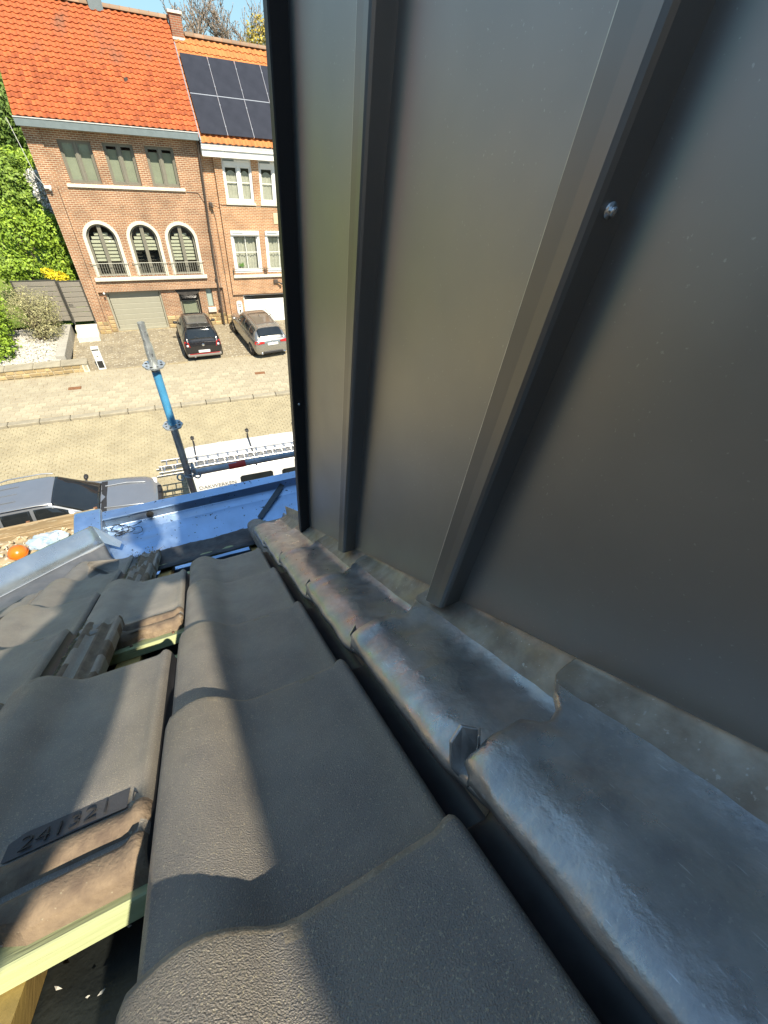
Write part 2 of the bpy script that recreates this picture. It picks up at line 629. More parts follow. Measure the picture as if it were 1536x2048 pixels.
# ---- rest of the roof (behind the camera, under the dormer) and the house body
mb = MB()
RIDGE_V = -3.6
mb.prism([rp(-1.03, -1.15, -.10), rp(-1.03, RIDGE_V, -.10), rp(-1.03, RIDGE_V, .0), rp(-1.03, -1.15, .0)], (1.38, 0, 0))
mb.prism([rp(.36, 2.2, -.06), rp(.36, RIDGE_V, -.06), rp(.36, RIDGE_V, .0), rp(.36, 2.2, .0)], (8.0, 0, 0))
back = rp(0, RIDGE_V, 0)
bk = Vector((0, back.y - 3.2, back.z - 3.2 * math.tan(PITCH)))
mb.prism([(-1.03, back.y, back.z), (-1.03, bk.y, bk.z), (-1.03, bk.y, bk.z - .1), (-1.03, back.y, back.z - .1)], (9.4, 0, 0))
mb.build('upper_roof', M_tile, house)
mb = MB()
yf = 1.72
mb.prism([(-0.98, yf, 0), (-0.98, yf, H - 2.12), (-0.98, back.y, back.z - .12), (-0.98, bk.y, bk.z - .12), (-0.98, bk.y, 0)], (9.2, 0, 0))
mb.build('house_wall', M_brick_own, house)

# ---- zinc verge strip along the left end of the roof
def sweep_v(prof, v0, v1, n, name, m, par, wob=0.0, smooth=False):
    """profile [(u, w)] swept down the slope"""
    mb = MB()
    mb.sm = smooth
    rows = []
    for i in range(n):
        v = v0 + (v1 - v0) * i / (n - 1)
        rows.append([rp(u + wob * noise.noise(Vector((v * 3, j, 1))), v, w + wob * noise.noise(Vector((v * 3, j, 7)))) for j, (u, w) in enumerate(prof)])
    mb.grid(rows)
    o = mb.build(name, m, par)
    so_ = o.modifiers.new('sol', 'SOLIDIFY')
    so_.thickness = 0.0016
    so_.offset = 0
    return o
VERGE_U = -1.035
FA, FB = Vector((-.975, 1.61, H - 1.775)), Vector((-.618, 1.972, H - 1.952))
FD = (FA - FB)
M_edge = mat('verge_fold', (0.62, 0.62, 0.60), 0.35, metal=0.6, var=0.08, scale=12)

FC = FA + FD * 1.6
def fl(t):
    return FC + (FB - FC) * t
upv = Vector((-.035, .09, .062))
def strip(name, offs, m, n=24, wob=.0):
    mb = MB()
    mb.sm = True
    rows = []
    for i in range(n + 1):
        t = i / n
        rows.append([fl(t) + o_ + Vector((0, 0, wob * noise.noise(Vector((t * 9, k, 3))))) for k, o_ in enumerate(offs)])
    mb.grid(rows)
    o = mb.build(name, m, house)
    so_ = o.modifiers.new('sol', 'SOLIDIFY')
    so_.thickness = .0015
    return o
vs_ = strip('verge_strip', [Vector((0, 0, 0)), upv * .5, upv, upv + Vector((-.01, .012, -.004)), upv + Vector((-.02, .03, -.05))], M_verge, wob=.002)
vs_['label'] = 'pale zinc strip along the slanting left edge of the roof'
strip('verge_fold', [Vector((.004, -.012, -.004)), Vector((.0, -.002, .003)), Vector((-.001, .002, .002))], M_edge)
mb = MB()                                             # bent end of the strip over the gutter corner
e0 = FB
mb.add([e0, e0 + upv, e0 + upv + Vector((.02, .0, -.03)), e0 + Vector((.075, .03, -.055)), e0 + Vector((.06, -.005, -.06))], [(0, 1, 2, 3, 4)])
o = mb.build('verge_end', M_verge, house)
o.modifiers.new('sol', 'SOLIDIFY').thickness = .0015
# lead dressed from the strip down onto the cut tiles
mb = MB()
mb.sm = True
rows = []
for i in range(70):
    t = i / 69
    f = fl(t)
    v = -.3 + 2.72 * t
    e = rp(cut_u(v) + .085 + .02 * noise.noise(Vector((t * 14, 0, 9))), v, .004)
    row = []
    for j in range(15):
        s_ = j / 14
        p = f.lerp(e, s_)
        nrm = rp(0, 0, 1) - rp(0, 0, 0)
        tp = max(0, 1 - abs(s_ - .55) / .45)
        hump = .022 * max(0, math.sin(((cut_u(v) + 3) / .30) * 2 * math.pi + 1.2)) * s_ ** 2
        wr = .010 * noise.noise(Vector((t * 30, s_ * 3, 4))) * math.sin(math.pi * min(1, s_ * 1.1)) + .004 * noise.noise(Vector((t * 90, s_ * 9, 1))) * s_
        row.append(p + nrm * (-.028 * math.sin(math.pi * s_) + wr + .012 * s_))
    rows.append(row)
mb.grid(rows)
o = mb.build('valley_lead', M_lead_old, house)
o.modifiers.new('sol', 'SOLIDIFY').thickness = .002
mb = MB()
mb.sm = True
rows = []
for i in range(60):
    x = -.66 + 1.05 * i / 59
    row = []
    for j, (v, w) in enumerate([(2.10, -.05), (2.22, -.040), (2.29, -.022), (2.325, .002), (2.345, .012), (2.365, .008), (2.385, -.008), (2.40, -.035), (2.405, -.07)]):
        nz = noise.noise(Vector((x * 9, j * .5, 2))) * .010 + noise.noise(Vector((x * 30, j * .9, 7))) * .005
        row.append(rp(x, v + nz, w + nz * .8))
    rows.append(row)
mb.grid(rows)
o = mb.build('eave_apron', mat('black_lead_apron', (.05, .05, .055), .6, metal=.4, col2=(.10, .10, .10), scale=20, bump=.002, bscale=60), house)
o.modifiers.new('sol', 'SOLIDIFY').thickness = .002
# moss and grit in the open interlocks and at the eave
mb = MB()
gr_ = random.Random(4)
def grit(c, r):
    d = [Vector((gr_.gauss(0, 1), gr_.gauss(0, 1), gr_.gauss(0, .6))) for _ in range(4)]
    mb.add([Vector(c) + q.normalized() * r * gr_.uniform(.5, 1.2) for q in d], [(0, 1, 2), (0, 2, 3), (0, 3, 1), (1, 3, 2)])
for _ in range(1700):
    v = gr_.uniform(.72, 2.3)
    u = -.45 + .0135 + gr_.gauss(0, .0035)
    k = math.floor((v + .010) / GA) + 1
    grit(rp(u, v, -.026 + TSL * (v - nose(min(k, 6)) + TL) + gr_.uniform(0, .004)), gr_.uniform(.0015, .0045))
for _ in range(900):
    x = gr_.uniform(-.50, -.33)
    grit((x, 1.80 + gr_.gauss(0, .03), H - 1.985 + gr_.gauss(0, .008)), gr_.uniform(.002, .007))
mb.build('moss_grit', M_dirt, house, kind='stuff')

# ---- gutter
GZ = H - 2.00
GX0, GX1 = -0.645, 2.2
gut = MB()
prof = [(1.66, GZ - .10), (1.74, GZ - .115), (1.80, GZ - .155), (1.86, GZ - .165), (2.17, GZ - .098), (2.225, GZ - .075), (2.240, GZ - .02), (2.215, GZ - .004), (2.215, GZ + .004), (2.285, GZ + .006), (2.293, GZ - .002), (2.293, GZ - .20), (1.72, GZ - .20)]
rows = []
gn = 60
for i in range(gn):
    x = GX0 + (GX1 - GX0) * i / (gn - 1)
    rows.append([(x, y + .0015 * noise.noise(Vector((x * 4, j * 1.3, 0))), z + .0022 * noise.noise(Vector((x * 5, j * 1.7, 3)))) for j, (y, z) in enumerate(prof)])
gut.grid(rows)
gutter = gut.build('gutter', M_zinc, house)
gutter['label'] = 'blue grey zinc box gutter along the eave'
bevel(gutter, .004, 2)
mb = MB()
x0, x1 = -.785, GX0 + .002
capp = [(x0, 1.92, GZ - .20), (x0, 2.33, GZ - .20), (x0, 2.33, GZ + .0), (x0, 2.31, GZ + .018), (x0, 2.27, GZ + .022), (x0, 1.92, GZ + .002)]
mb.prism(capp, (x1 - x0, 0, 0))
o = mb.build('end_cap', M_zinc, gutter)
bevel(o, .012, 3)
mb = MB()
mb.prism([(x1, 1.80, GZ - .12), (x1, 2.30, GZ - .18), (x1, 2.30, GZ + .012), (x1, 2.0, GZ + .006)], (.006, 0, 0))
o = mb.build('end_plate', M_zincd, gutter)

# bits lying in the gutter
mb = MB()
a, b = Vector((.262, 2.025, GZ - .115)), Vector((.482, 2.225, GZ - .045))
mb.bar(a, b, .035, .004, (0, -.3, 1))
o = mb.build('metal_strip', mat('dark_offcut', (0.10, 0.11, 0.12), 0.5, metal=0.6))
tag(o, 'dark metal strip leaning across the blue gutter', 'metal strip')
mb = MB()
g = random.Random(5)
for q in range(9):
    pts = []
    c = Vector((-.575 + g.uniform(-.05, .09), 2.16 + g.uniform(-.05, .03), GZ - .095))
    r = g.uniform(.02, .05)
    ph = g.uniform(0, 6)
    for i in range(14):
        t = ph + i / 13 * g.uniform(3.5, 6)
        pts.append(c + Vector((r * math.cos(t) + .03 * i / 13, .6 * r * math.sin(t), .012 + .02 * math.sin(t * .7 + q) + .012)))
    mb.tube(pts, .0017, 5)
o = mb.build('wire_tangle', mat('black_wire', (0.02, 0.02, 0.022), 0.5))
tag(o, 'tangle of thin black wire at the left end of the gutter', 'wire')
mb = MB()
rows = []
for i in range(9):
    th = math.pi * i / 8
    rows.append([Vector((-.385, 2.222, GZ - .045)) + Vector((math.sin(th) * math.cos(p) * .022, math.sin(th) * math.sin(p) * .017, math.cos(th) * .02)) * (1 + .25 * noise.noise(Vector((th * 2, p, 3)))) for p in [2 * math.pi * k / 12 for k in range(12)]])
mb.sm = True
mb.grid(rows, True)
o = mb.build('mud_lump', mat('black_mud', (0.018, 0.017, 0.016), 0.9, bump=.003, bscale=80))
tag(o, 'small black lump stuck under the gutter rim', 'lump of dirt')

# ---- lead flashing
LX = [.1535, .1547, .157, .161, .168, .177, .188, .199, .209, .220, .233, .247, .262, .276, .287, .295, .300, .307, .315, .324, .333, .341, .347]
LW = [.003, .0095, .0145, .0188, .0222, .0252, .0276, .0292, .0298, .0294, .0280, .0258, .0238, .0224, .0222, .0240, .0275, .035, .045, .058, .072, .086, .135]
def lead_sheet(k, seed):
    rg = random.Random(seed * 31 + 5)
    v1 = nose(k) + .016
    v0 = nose(k - 1) - .018
    mb = MB()
    mb.sm = True
    n = 46
    rows = []
    skew = rg.uniform(-.006, .008)
    for i in range(n):
        t = i / (n - 1)
        t = 1 - (1 - t) ** 1.5
        row = []
        for j, (x, w) in enumerate(zip(LX, LW)):
            s = j / (len(LX) - 1)
            # the leading edge: cut short on the pan, running on by the wall
            ext = skew * (s - .3) + .004 * noise.noise(Vector((j * .55, seed * 3.3, 0)))
            if j <= 2:
                ext -= .010
            if 11 <= j <= 13:
                ext -= .010
            if j >= 15:
                ext += .022 * min(1, (j - 14) / 3)
            v = v0 + (v1 + ext - v0) * t
            lift = TSL * (v - (nose(k) - TL)) + .004
            dfront = (v1 + ext) - v
            # front turned down a little, wrinkles, dents from dressing
            turn = -.010 * max(0, 1 - dfront / .012) ** 2 if j < 16 else 0
            bulge = .004 * math.exp(-((dfront - .03) / .02) ** 2) if 1 < j < 12 else 0
            nz = .0022 * noise.noise(Vector((x * 18, v * 14, seed * 5.0))) + .0011 * noise.noise(Vector((x * 60, v * 45, seed * 2.0)))
            damp = 1.0
            if j < 8:
                x += .010 * max(0, 1 - (v - v0) / .07) * (1 - j / 8)
                w += .012 * max(0, 1 - (v - v0) / .07) * (1 - j / 8)
            dx = .0025 * noise.noise(Vector((v * 16, seed * 4.0, j * .3))) if j < 5 else 0
            if 13 < j < 18:
                dx += -.003 * abs(noise.noise(Vector((v * 22, seed * 1.7, 8))))
            tuck = 0
            if dfront < .05 and 13 <= j <= 17:
                tuck = .007 * (1 - dfront / .05)
            if j > 15:
                q = (j - 15) / 6
                wc = LW[15] + lift
                if j < len(LX) - 1:
                    ww = wc + (.088 - wc) * q ** 1.15
                    xx = LX[15] + (.3462 - LX[15]) * q ** .85
                else:
                    ww, xx = .135, .3475
                row.append(rp(xx + dx - (.0022 if t > .9 and q < .95 else 0) + nz * .7 * min(1, 1.2 - q), v, ww + nz * .3))
            else:
                row.append(rp(x + dx, v, w + lift + turn + bulge + tuck + nz * damp))
        rows.append(row)
    mb.grid(rows)
    o = mb.build('lead_sheet', [M_lead, M_lead_up], house)
    for q, p in enumerate(o.data.polygons):
        if q % (len(LX) - 1) >= 16:
            p.material_index = 1
    sm = o.modifiers.new('sol', 'SOLIDIFY')
    sm.thickness = .0022
    sm.offset = 1
    return o, v1
for k in range(-2, 6):
    o, v1 = lead_sheet(k, k + 11)
    if k == 0:
        # folded dog ear at the front corner
        mb = MB()
        lift = TSL * TL + .004
        A = [(.1565, .020, .040), (.172, .020, .052), (.186, .012, .046), (.184, .017, .022), (.176, .024, -.002), (.160, .022, -.006), (.151, .020, .012)]
        mb.prism([rp(a, v1 + b - .008, c + lift - .012) for a, b, c in A], (rp(0, .004, 0) - rp(0, 0, 0)))
        B = [(.178, .000, .048), (.188, .013, .044), (.187, .018, .020), (.179, .012, .012)]
        mb.prism([rp(a, v1 + b - .006, c + lift - .012) for a, b, c in B], Vector((.003, 0, 0)))
        f = mb.build('lead_fold', M_lead, o)
        bevel(f, .0015, 2)
    elif k >= 1:
        mb = MB()
        lift = TSL * TL + .004
        A = [(.160, .006, .030), (.174, .012, .040), (.176, .016, .018), (.162, .012, .006)]
        mb.prism([rp(a, v1 + b - .010, c + lift - .012) for a, b, c in A], (rp(0, .003, 0) - rp(0, 0, 0)))
        mb.build('lead_fold', M_lead, o)
# crumpled end of the flashing at the foot of the dormer corner
mb = MB()
mb.sm = True
rows = []
for i in range(18):
    v = 1.93 + .16 * i / 17
    rows.append([rp(.27 + .085 * (j / 13) , v + .03 * (j / 13) ** 2, .030 + .05 * (j / 13) ** 4 + .012 * noise.noise(Vector((i * .45, j * .5, 4)))) for j in range(14)])
mb.grid(rows)
o = mb.build('lead_patch', mat('new_lead', (0.42, 0.46, 0.56), 0.3, metal=0.9, var=0.1, scale=20), house)
o.modifiers.new('sol', 'SOLIDIFY').thickness = .002

# ---- dormer cheek: standing seam panels
dormer = MB()
WX = .343
TOP0, TOPM = 1.20, .30                                # upper edge of the cheek: height at Y = 0 and its fall towards the street
def ztop(y):
    return H + TOP0 - TOPM * y
def zbot(y, c=.117):
    return H - HR - y * math.tan(PITCH) + c
# body behind the sheet metal
yb = -1.6
mb = MB()
mb.prism([(WX + .012, yb, zbot(yb) - .5), (WX + .012, 1.13, zbot(1.13) - .5), (WX + .012, 1.13, ztop(1.13)), (WX + .012, yb, ztop(yb))], (3.4, 0, 0))
dorm = mb.build('dormer', M_black, house)
dorm['label'] = 'dormer clad in black standing seam sheet metal'
SEAMS = [1.137, .690, .267, -.155, -.577, -1.0]
def cheek_panel(y0, y1):
    mb = MB()
    mb.sm = True
    rows = []
    ny, nz = 14, 24
    for j in range(nz):
        row = []
        for i in range(ny):
            y = y0 + (y1 - y0) * i / (ny - 1)
            z = zbot(y) + (ztop(y) - zbot(y)) * (j / (nz - 1)) ** 1.2
            edge = min(i, ny - 1 - i)
            pil = .0030 * noise.noise(Vector((y * 3.1, z * 1.3, 4.0))) + .0007 * noise.noise(Vector((y * 9, z * 4, 1.0)))
            row.append((WX + pil + (-.0 if edge else 0), y, z))
        rows.append(row)
    mb.grid(rows)
    # folded lower edge
    mb.grid([[(WX, y0 + (y1 - y0) * i / 13, zbot(y0 + (y1 - y0) * i / 13)) for i in range(14)],
             [(WX + .010, y0 + (y1 - y0) * i / 13, zbot(y0 + (y1 - y0) * i / 13) - .001) for i in range(14)]])
    return mb.build('cladding_panel', M_clad, dorm)
for a, b in zip(SEAMS, SEAMS[1:]):
    cheek_panel(b + .0, a - .0)
M_glint = mat('seam_edge_glint', (.62, .58, .50), .45, metal=.6, var=.3, scale=30)  # pale bead paints the bright glint along each seam edge
def seam(y, wd=.042, pr=.0345, name='standing_seam', low=.004):
    """box seam: sides, rounded nose"""
    mb = MB()
    x0 = WX - pr
    sec = [(WX + .002, y), (WX - .003, y + .0006), (x0 + .006, y + .001), (x0 + .002, y + .0025), (x0, y + .006), (x0 + .0004, y + wd * .5), (x0 - .0004, y + wd - .0022), (x0 + .0022, y + wd), (WX + .002, y + wd)]
    rows = []
    n = 30
    for i in range(n):
        t = i / (n - 1)
        row = []
        for x, yy in sec:
            zb = zbot(yy) - low - (WX - x) * .12
            z = zb + (ztop(yy) - zb) * t
            wb = .0012 * noise.noise(Vector((t * 7, y * 10, 0)))
            row.append((x + wb, yy + wb * .8, z))
        rows.append(row)
    mb.grid(rows)
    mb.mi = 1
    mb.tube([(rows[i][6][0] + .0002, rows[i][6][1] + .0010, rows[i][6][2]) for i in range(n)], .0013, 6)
    o = mb.build(name, [M_seam, M_glint], dorm)
    for p in o.data.polygons:
        p.use_smooth = p.material_index == 1
    s_ = o.modifiers.new('sol', 'SOLIDIFY')
    s_.thickness = .0012
    return o
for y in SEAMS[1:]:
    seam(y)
# corner trim at the front edge of the dormer
mb = MB()
yc = SEAMS[0]
sec = [(WX + .002, yc), (WX - .034, yc + .001), (WX - .036, yc + .004), (WX - .036, yc + .030), (WX - .012, yc + .034), (WX - .012, yc + .060), (WX + .2, yc + .060)]
rows = []
for i in range(24):
    t = i / 23
    rows.append([(x, y, zbot(yc + .03, .105) + (ztop(y) - zbot(yc + .03, .105)) * t) for x, y in sec])
mb.grid(rows)
o = mb.build('corner_trim', M_black, dorm)
o.modifiers.new('sol', 'SOLIDIFY').thickness = .0015
# roof of the dormer (above the frame)
mb = MB()
mb.prism([(WX - .005, yb, ztop(yb)), (WX - .005, 1.22, ztop(1.22)), (WX - .005, 1.22, ztop(1.22) + .05), (WX - .005, yb, ztop(yb) + .05)], (3.5, 0, 0))
mb.build('dormer_roof', M_clad, dorm)
# screw with washer by the second seam, pale drip on the trim
def screw(y, z, r=.0058, x=WX - .018):
    mb = MB()
    mb.lathe([(0.0, -.0035), (r * .55, -.0035), (r * .62, -.002), (r * .62, 0), (r, 0), (r * 1.05, .001), (r * .98, .002)], (x, y - .001, z), 16, 'y')
    mb.box(x - r * .1, x + r * .1, y - .0052, y - .0042, z - r * .45, z + r * .45)
    return mb.build('screw', M_screw, dorm)
screw(.266, H - .044)
screw(yc - .001, H - .72, .004)

# flakes, chips and nails lying about the opened roof
gq = random.Random(21)
mb = MB()
for _ in range(26):
    u, v = gq.uniform(-.46, -.18), gq.uniform(-.10, .20)
    c = rp(u, v, -.102)
    r = gq.uniform(.0008, .0026)
    a = gq.uniform(0, 6)
    d1 = Vector((math.cos(a), math.sin(a) * CP, -math.sin(a) * SP)) * r * gq.uniform(1, 2.4)
    d2 = Vector((-math.sin(a), math.cos(a) * CP, -math.cos(a) * SP)) * r
    n_ = (rp(0, 0, 1) - rp(0, 0, 0)) * r * .6
    mb.add([c - d1, c - d2 * .7, c + d1, c + d2, c + n_], [(0, 1, 4), (1, 2, 4), (2, 3, 4), (3, 0, 4)])
mb.build('paint_flakes', mat('pale_flakes', (.52, .49, .42), .8, var=.2, scale=40), house, kind='stuff')
for u, k in ((-.33, 2), (-.31, 4), (-.20, 4), (-.30, 6)):
    mb = MB()
    p = rp(u, nose(k) - TL - .012, -.0455)
    up = rp(0, 0, 1) - rp(0, 0, 0)
    mb.lathe([(0, .003), (.004, .0028), (.0045, .0), (.002, 0)], (0, 0, 0), 10)
    mb.v = [tuple(p + Vector(q)) for q in mb.v]
    mb.build('nail', M_pipe_nail, house)
# ================================================================== ACROSS THE STREET
def at(px, py, Y):
    """a photograph pixel read off at the depth Y, in metres"""
    d = right * (px - 768) + down * (py - 1024) + fwd * 816.585
    s = Y / d.y
    return Vector((d.x * s, Y, H + d.z * s))

def brick_mat(name, c1, c2, mortar, axes='xz', bw=.20, bh=.065, msize=.010, bias=0.0, dirt=.25, offset=.5, rough=.85):
    m = bpy.data.materials.new(name)
    m.use_nodes = True
    nt = m.node_tree
    N, L = nt.nodes, nt.links
    b = N['Principled BSDF']
    b.inputs['Roughness'].default_value = rough
    tc = N.new('ShaderNodeTexCoord')
    sp = N.new('ShaderNodeSeparateXYZ')
    cb = N.new('ShaderNodeCombineXYZ')
    L.new(tc.outputs['Object'], sp.inputs[0])
    L.new(sp.outputs['XYZ'.index(axes[0].upper())], cb.inputs[0])
    L.new(sp.outputs['XYZ'.index(axes[1].upper())], cb.inputs[1])
    bt = N.new('ShaderNodeTexBrick')
    bt.offset = offset
    bt.inputs['Scale'].default_value = 1
    bt.inputs['Color1'].default_value = (*c1, 1)
    bt.inputs['Color2'].default_value = (*c2, 1)
    bt.inputs['Mortar'].default_value = (*mortar, 1)
    bt.inputs['Mortar Size'].default_value = msize
    bt.inputs['Mortar Smooth'].default_value = .2
    bt.inputs['Bias'].default_value = bias
    bt.inputs['Brick Width'].default_value = bw
    bt.inputs['Row Height'].default_value = bh
    L.new(cb.outputs[0], bt.inputs[0])
    n = N.new('ShaderNodeTexNoise')
    n.inputs['Scale'].default_value = 1.3
    n.inputs['Detail'].default_value = 6
    L.new(tc.outputs['Object'], n.inputs[0])
    mr = N.new('ShaderNodeMapRange')
    mr.inputs[1].default_value = .3
    mr.inputs[2].default_value = .7
    mr.inputs[3].default_value = 1 - dirt
    mr.inputs[4].default_value = 1 + dirt
    L.new(n.outputs[0], mr.inputs[0])
    hs = N.new('ShaderNodeHueSaturation')
    L.new(bt.outputs[0], hs.inputs['Color'])
    L.new(mr.outputs[0], hs.inputs['Value'])
    L.new(hs.outputs[0], b.inputs['Base Color'])
    bp = N.new('ShaderNodeBump')
    bp.inputs['Distance'].default_value = .006
    bp.invert = True
    L.new(bt.outputs[1], bp.inputs['Height'])
    L.new(bp.outputs[0], b.inputs['Normal'])
    return m

def glass_mat(name, tint, ior=1.5, rough=.02, base=.06):
    m = bpy.data.materials.new(name)
    m.use_nodes = True
    nt = m.node_tree
    N, L = nt.nodes, nt.links
    N.remove(N['Principled BSDF'])
    t = N.new('ShaderNodeBsdfTransparent')
    t.inputs[0].default_value = (*tint, 1)
    g = N.new('ShaderNodeBsdfGlossy')
    g.inputs['Roughness'].default_value = rough
    lw = N.new('ShaderNodeLayerWeight')
    lw.inputs[0].default_value = .5
    pw = N.new('ShaderNodeMath')
    pw.operation = 'POWER'
    pw.inputs[1].default_value = 4.0
    L.new(lw.outputs['Facing'], pw.inputs[0])
    fr = N.new('ShaderNodeMath')
    fr.operation = 'MULTIPLY'
    fr.inputs[1].default_value = .8
    L.new(pw.outputs[0], fr.inputs[0])
    ad = N.new('ShaderNodeMath')
    ad.inputs[1].default_value = base
    L.new(fr.outputs[0], ad.inputs[0])
    mx = N.new('ShaderNodeMixShader')
    L.new(ad.outputs[0], mx.inputs[0])
    L.new(t.outputs[0], mx.inputs[1])
    L.new(g.outputs[0], mx.inputs[2])
    L.new(mx.outputs[0], N['Material Output'].inputs[0])
    return m

M_br1 = brick_mat('brown_red_brick', (.36, .165, .08), (.255, .112, .058), (.56, .47, .33))
M_br1y = brick_mat('brown_red_brick_side', (.33, .165, .095), (.245, .115, .07), (.43, .36, .27), 'yz')
M_br2 = brick_mat('orange_brick', (.46, .22, .10), (.35, .155, .07), (.58, .48, .33))
M_brs = brick_mat('brick_soldier_course', (.38, .20, .11), (.30, .15, .08), (.46, .38, .28), 'zx', .16, .065)
M_orange = mat('orange_clay_tile', (.45, .115, .030), .75, col2=(.33, .075, .022), scale=5, streak=((.20, .085, .045), 1.3, (1, .6, .6)), bump=.002, bscale=60, obj_var=.26, speck=(.20, .11, .06), speck_scale=26, speck_amt=.05)
M_orange2 = mat('pale_orange_clay_tile', (.52, .20, .06), .8, col2=(.42, .14, .04), scale=2.2, bump=.002, bscale=60, obj_var=.15, speck=(.30, .20, .10), speck_scale=22, speck_amt=.05)
M_white = mat('white_paint', (.78, .78, .75), .45, var=.03, scale=5)
M_cream = mat('cream_stone', (.66, .63, .52), .7, var=.10, scale=9, bump=.001, bscale=60)
M_taupe = mat('taupe_frame', (.20, .19, .15), .5, var=.06, scale=6)
M_gutgrey = mat('grey_blue_fascia', (.17, .21, .22), .5, var=.08, scale=5)
M_zincw = mat('pale_gutter_lip', (.62, .63, .60), .4, metal=.3, var=.1, scale=8)
M_pipe = mat('dark_downpipe', (.075, .06, .05), .5, var=.2, scale=6)
M_glass = glass_mat('window_glass', (.95, .98, .95), base=.06)
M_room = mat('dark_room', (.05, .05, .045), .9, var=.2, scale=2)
M_blind = mat('pale_blind', (.50, .50, .39), .8, var=.05, scale=8)
M_blindg = mat('green_grey_screen', (.27, .285, .215), .7, var=.08, scale=2)
M_curtain = mat('net_curtain', (.40, .39, .33), .9, var=.12, scale=10)
M_garage = mat('beige_garage_door', (.33, .32, .25), .55, var=.03, scale=4)
M_dark = mat('dark_gap', (.02, .02, .02), .8)
M_rail = mat('pale_iron_railing', (.42, .42, .36), .5, metal=.3)
M_stoney = mat('yellow_sandstone', (.44, .32, .14), .9, var=.35, scale=5, bump=.008, bscale=24, obj_var=.3, col2=(.34, .27, .17))
M_mort = mat('pale_mortar', (.42, .37, .26), .95, var=.2, scale=14)
M_solar = mat('solar_glass', (.030, .032, .042), .3, var=.15, scale=2, spec=.35)
M_alu = mat('aluminium', (.62, .62, .62), .35, metal=.9, var=.06, scale=20)
M_redbrick = brick_mat('chimney_brick', (.36, .13, .06), (.26, .09, .05), (.35, .28, .2))

# ---- ground sheets, road, pavement
def sheet(name, x0, x1, y0, y1, z, m, n=1):
    mb = MB()
    mb.quad((x0, y0, z), (x1, y0, z), (x1, y1, z), (x0, y1, z))
    return mb.build(name, m, kind='structure')
M_soil = mat('garden_soil', (.09, .10, .04), .95, var=.4, scale=.6, bump=.02, bscale=5)
M_sand = mat('sandy_joint', (.31, .255, .155), .95, var=.3, scale=4, bump=.004, bscale=60)
M_sett = mat('pale_concrete_sett', (.40, .35, .225), .85, col2=(.31, .268, .172), scale=1.1, bump=.003, bscale=70, speck=(.18, .15, .09), speck_scale=50, speck_amt=.05)
M_paver = mat('pale_pavement_slab', (.41, .37, .265), .85, col2=(.34, .295, .21), scale=2.4, bump=.002, bscale=70, obj_var=.13, speck=(.22, .18, .12), speck_scale=60, speck_amt=.03)
M_paverd = mat('driveway_block', (.30, .26, .18), .88, col2=(.20, .17, .12), scale=2.0, bump=.003, bscale=60, speck=(.42, .39, .31), speck_scale=9, speck_amt=.07)
M_kerb = mat('grey_kerb_stone', (.30, .27, .20), .85, var=.15, scale=4, bump=.002, bscale=50, obj_var=.08)
sheet('ground', -260, 260, -40, 420, -.16, M_soil)
KA = math.atan2(-.5, 11.1)                            # the road runs a little askew to the houses
KY = 17.22
def rd(s, t, z=0.0):
    """along the kerb line, and towards the far houses"""
    return Vector((s * math.cos(KA) - t * math.sin(KA), KY + s * math.sin(KA) + t * math.cos(KA), z))
mb = MB()
mb.quad(rd(-70, -7.6, -.115), rd(70, -7.6, -.115), rd(70, -.12, -.115), rd(-70, -.12, -.115))
road = mb.build('road', M_sand, kind='structure')
mb = MB()
g = random.Random(3)
def sett(mb, c, hx, hy, z0, z1, rdf, b=.006):
    j = lambda: g.uniform(-.006, .006)
    dz = [g.uniform(-.004, .004) for _ in range(4)]
    B = [rdf(c[0] + sx * hx + j(), c[1] + sy * hy + j(), z0) for sx, sy in ((-1, -1), (1, -1), (1, 1), (-1, 1))]
    T = [rdf(c[0] + sx * (hx - b) + j(), c[1] + sy * (hy - b) + j(), z1 + dz[i]) for i, (sx, sy) in enumerate(((-1, -1), (1, -1), (1, 1), (-1, 1)))]
    mb.add(B + T, [(4, 5, 6, 7), (0, 1, 5, 4), (1, 2, 6, 5), (2, 3, 7, 6), (3, 0, 4, 7)])
row = 0
t = -7.45
while t < -.16:
    s = -13 + (row % 2) * .11
    while s < 9:
        sett(mb, (s, t + .018 * math.sin(s * 9) * 1.0),   .109, .0615, -.115, -.093, rd)
        s += .222
    t += .127
    row += 1
o = mb.build('paving_setts', M_sett, road, kind='stuff', fix=False)
# kerb stones
kerb = None
ks = MB()
ks.box(-.49, .49, -.135, .135, -.2, .012, .018)
kme = ks.mesh('kerb_stone', M_kerb)
mb = MB()
mb.quad(rd(-70, .13, .002), rd(70, .13, .002), Vector((70, 21.0, .002)), Vector((-70, 21.0, .002)))
pavement = mb.build('pavement', M_sand, kind='structure')
for i in range(-13, 12):
    o = place('kerb_stone', kme, pavement, rd(i * 1.0 + .3, 0, .0), (0, 0, KA))
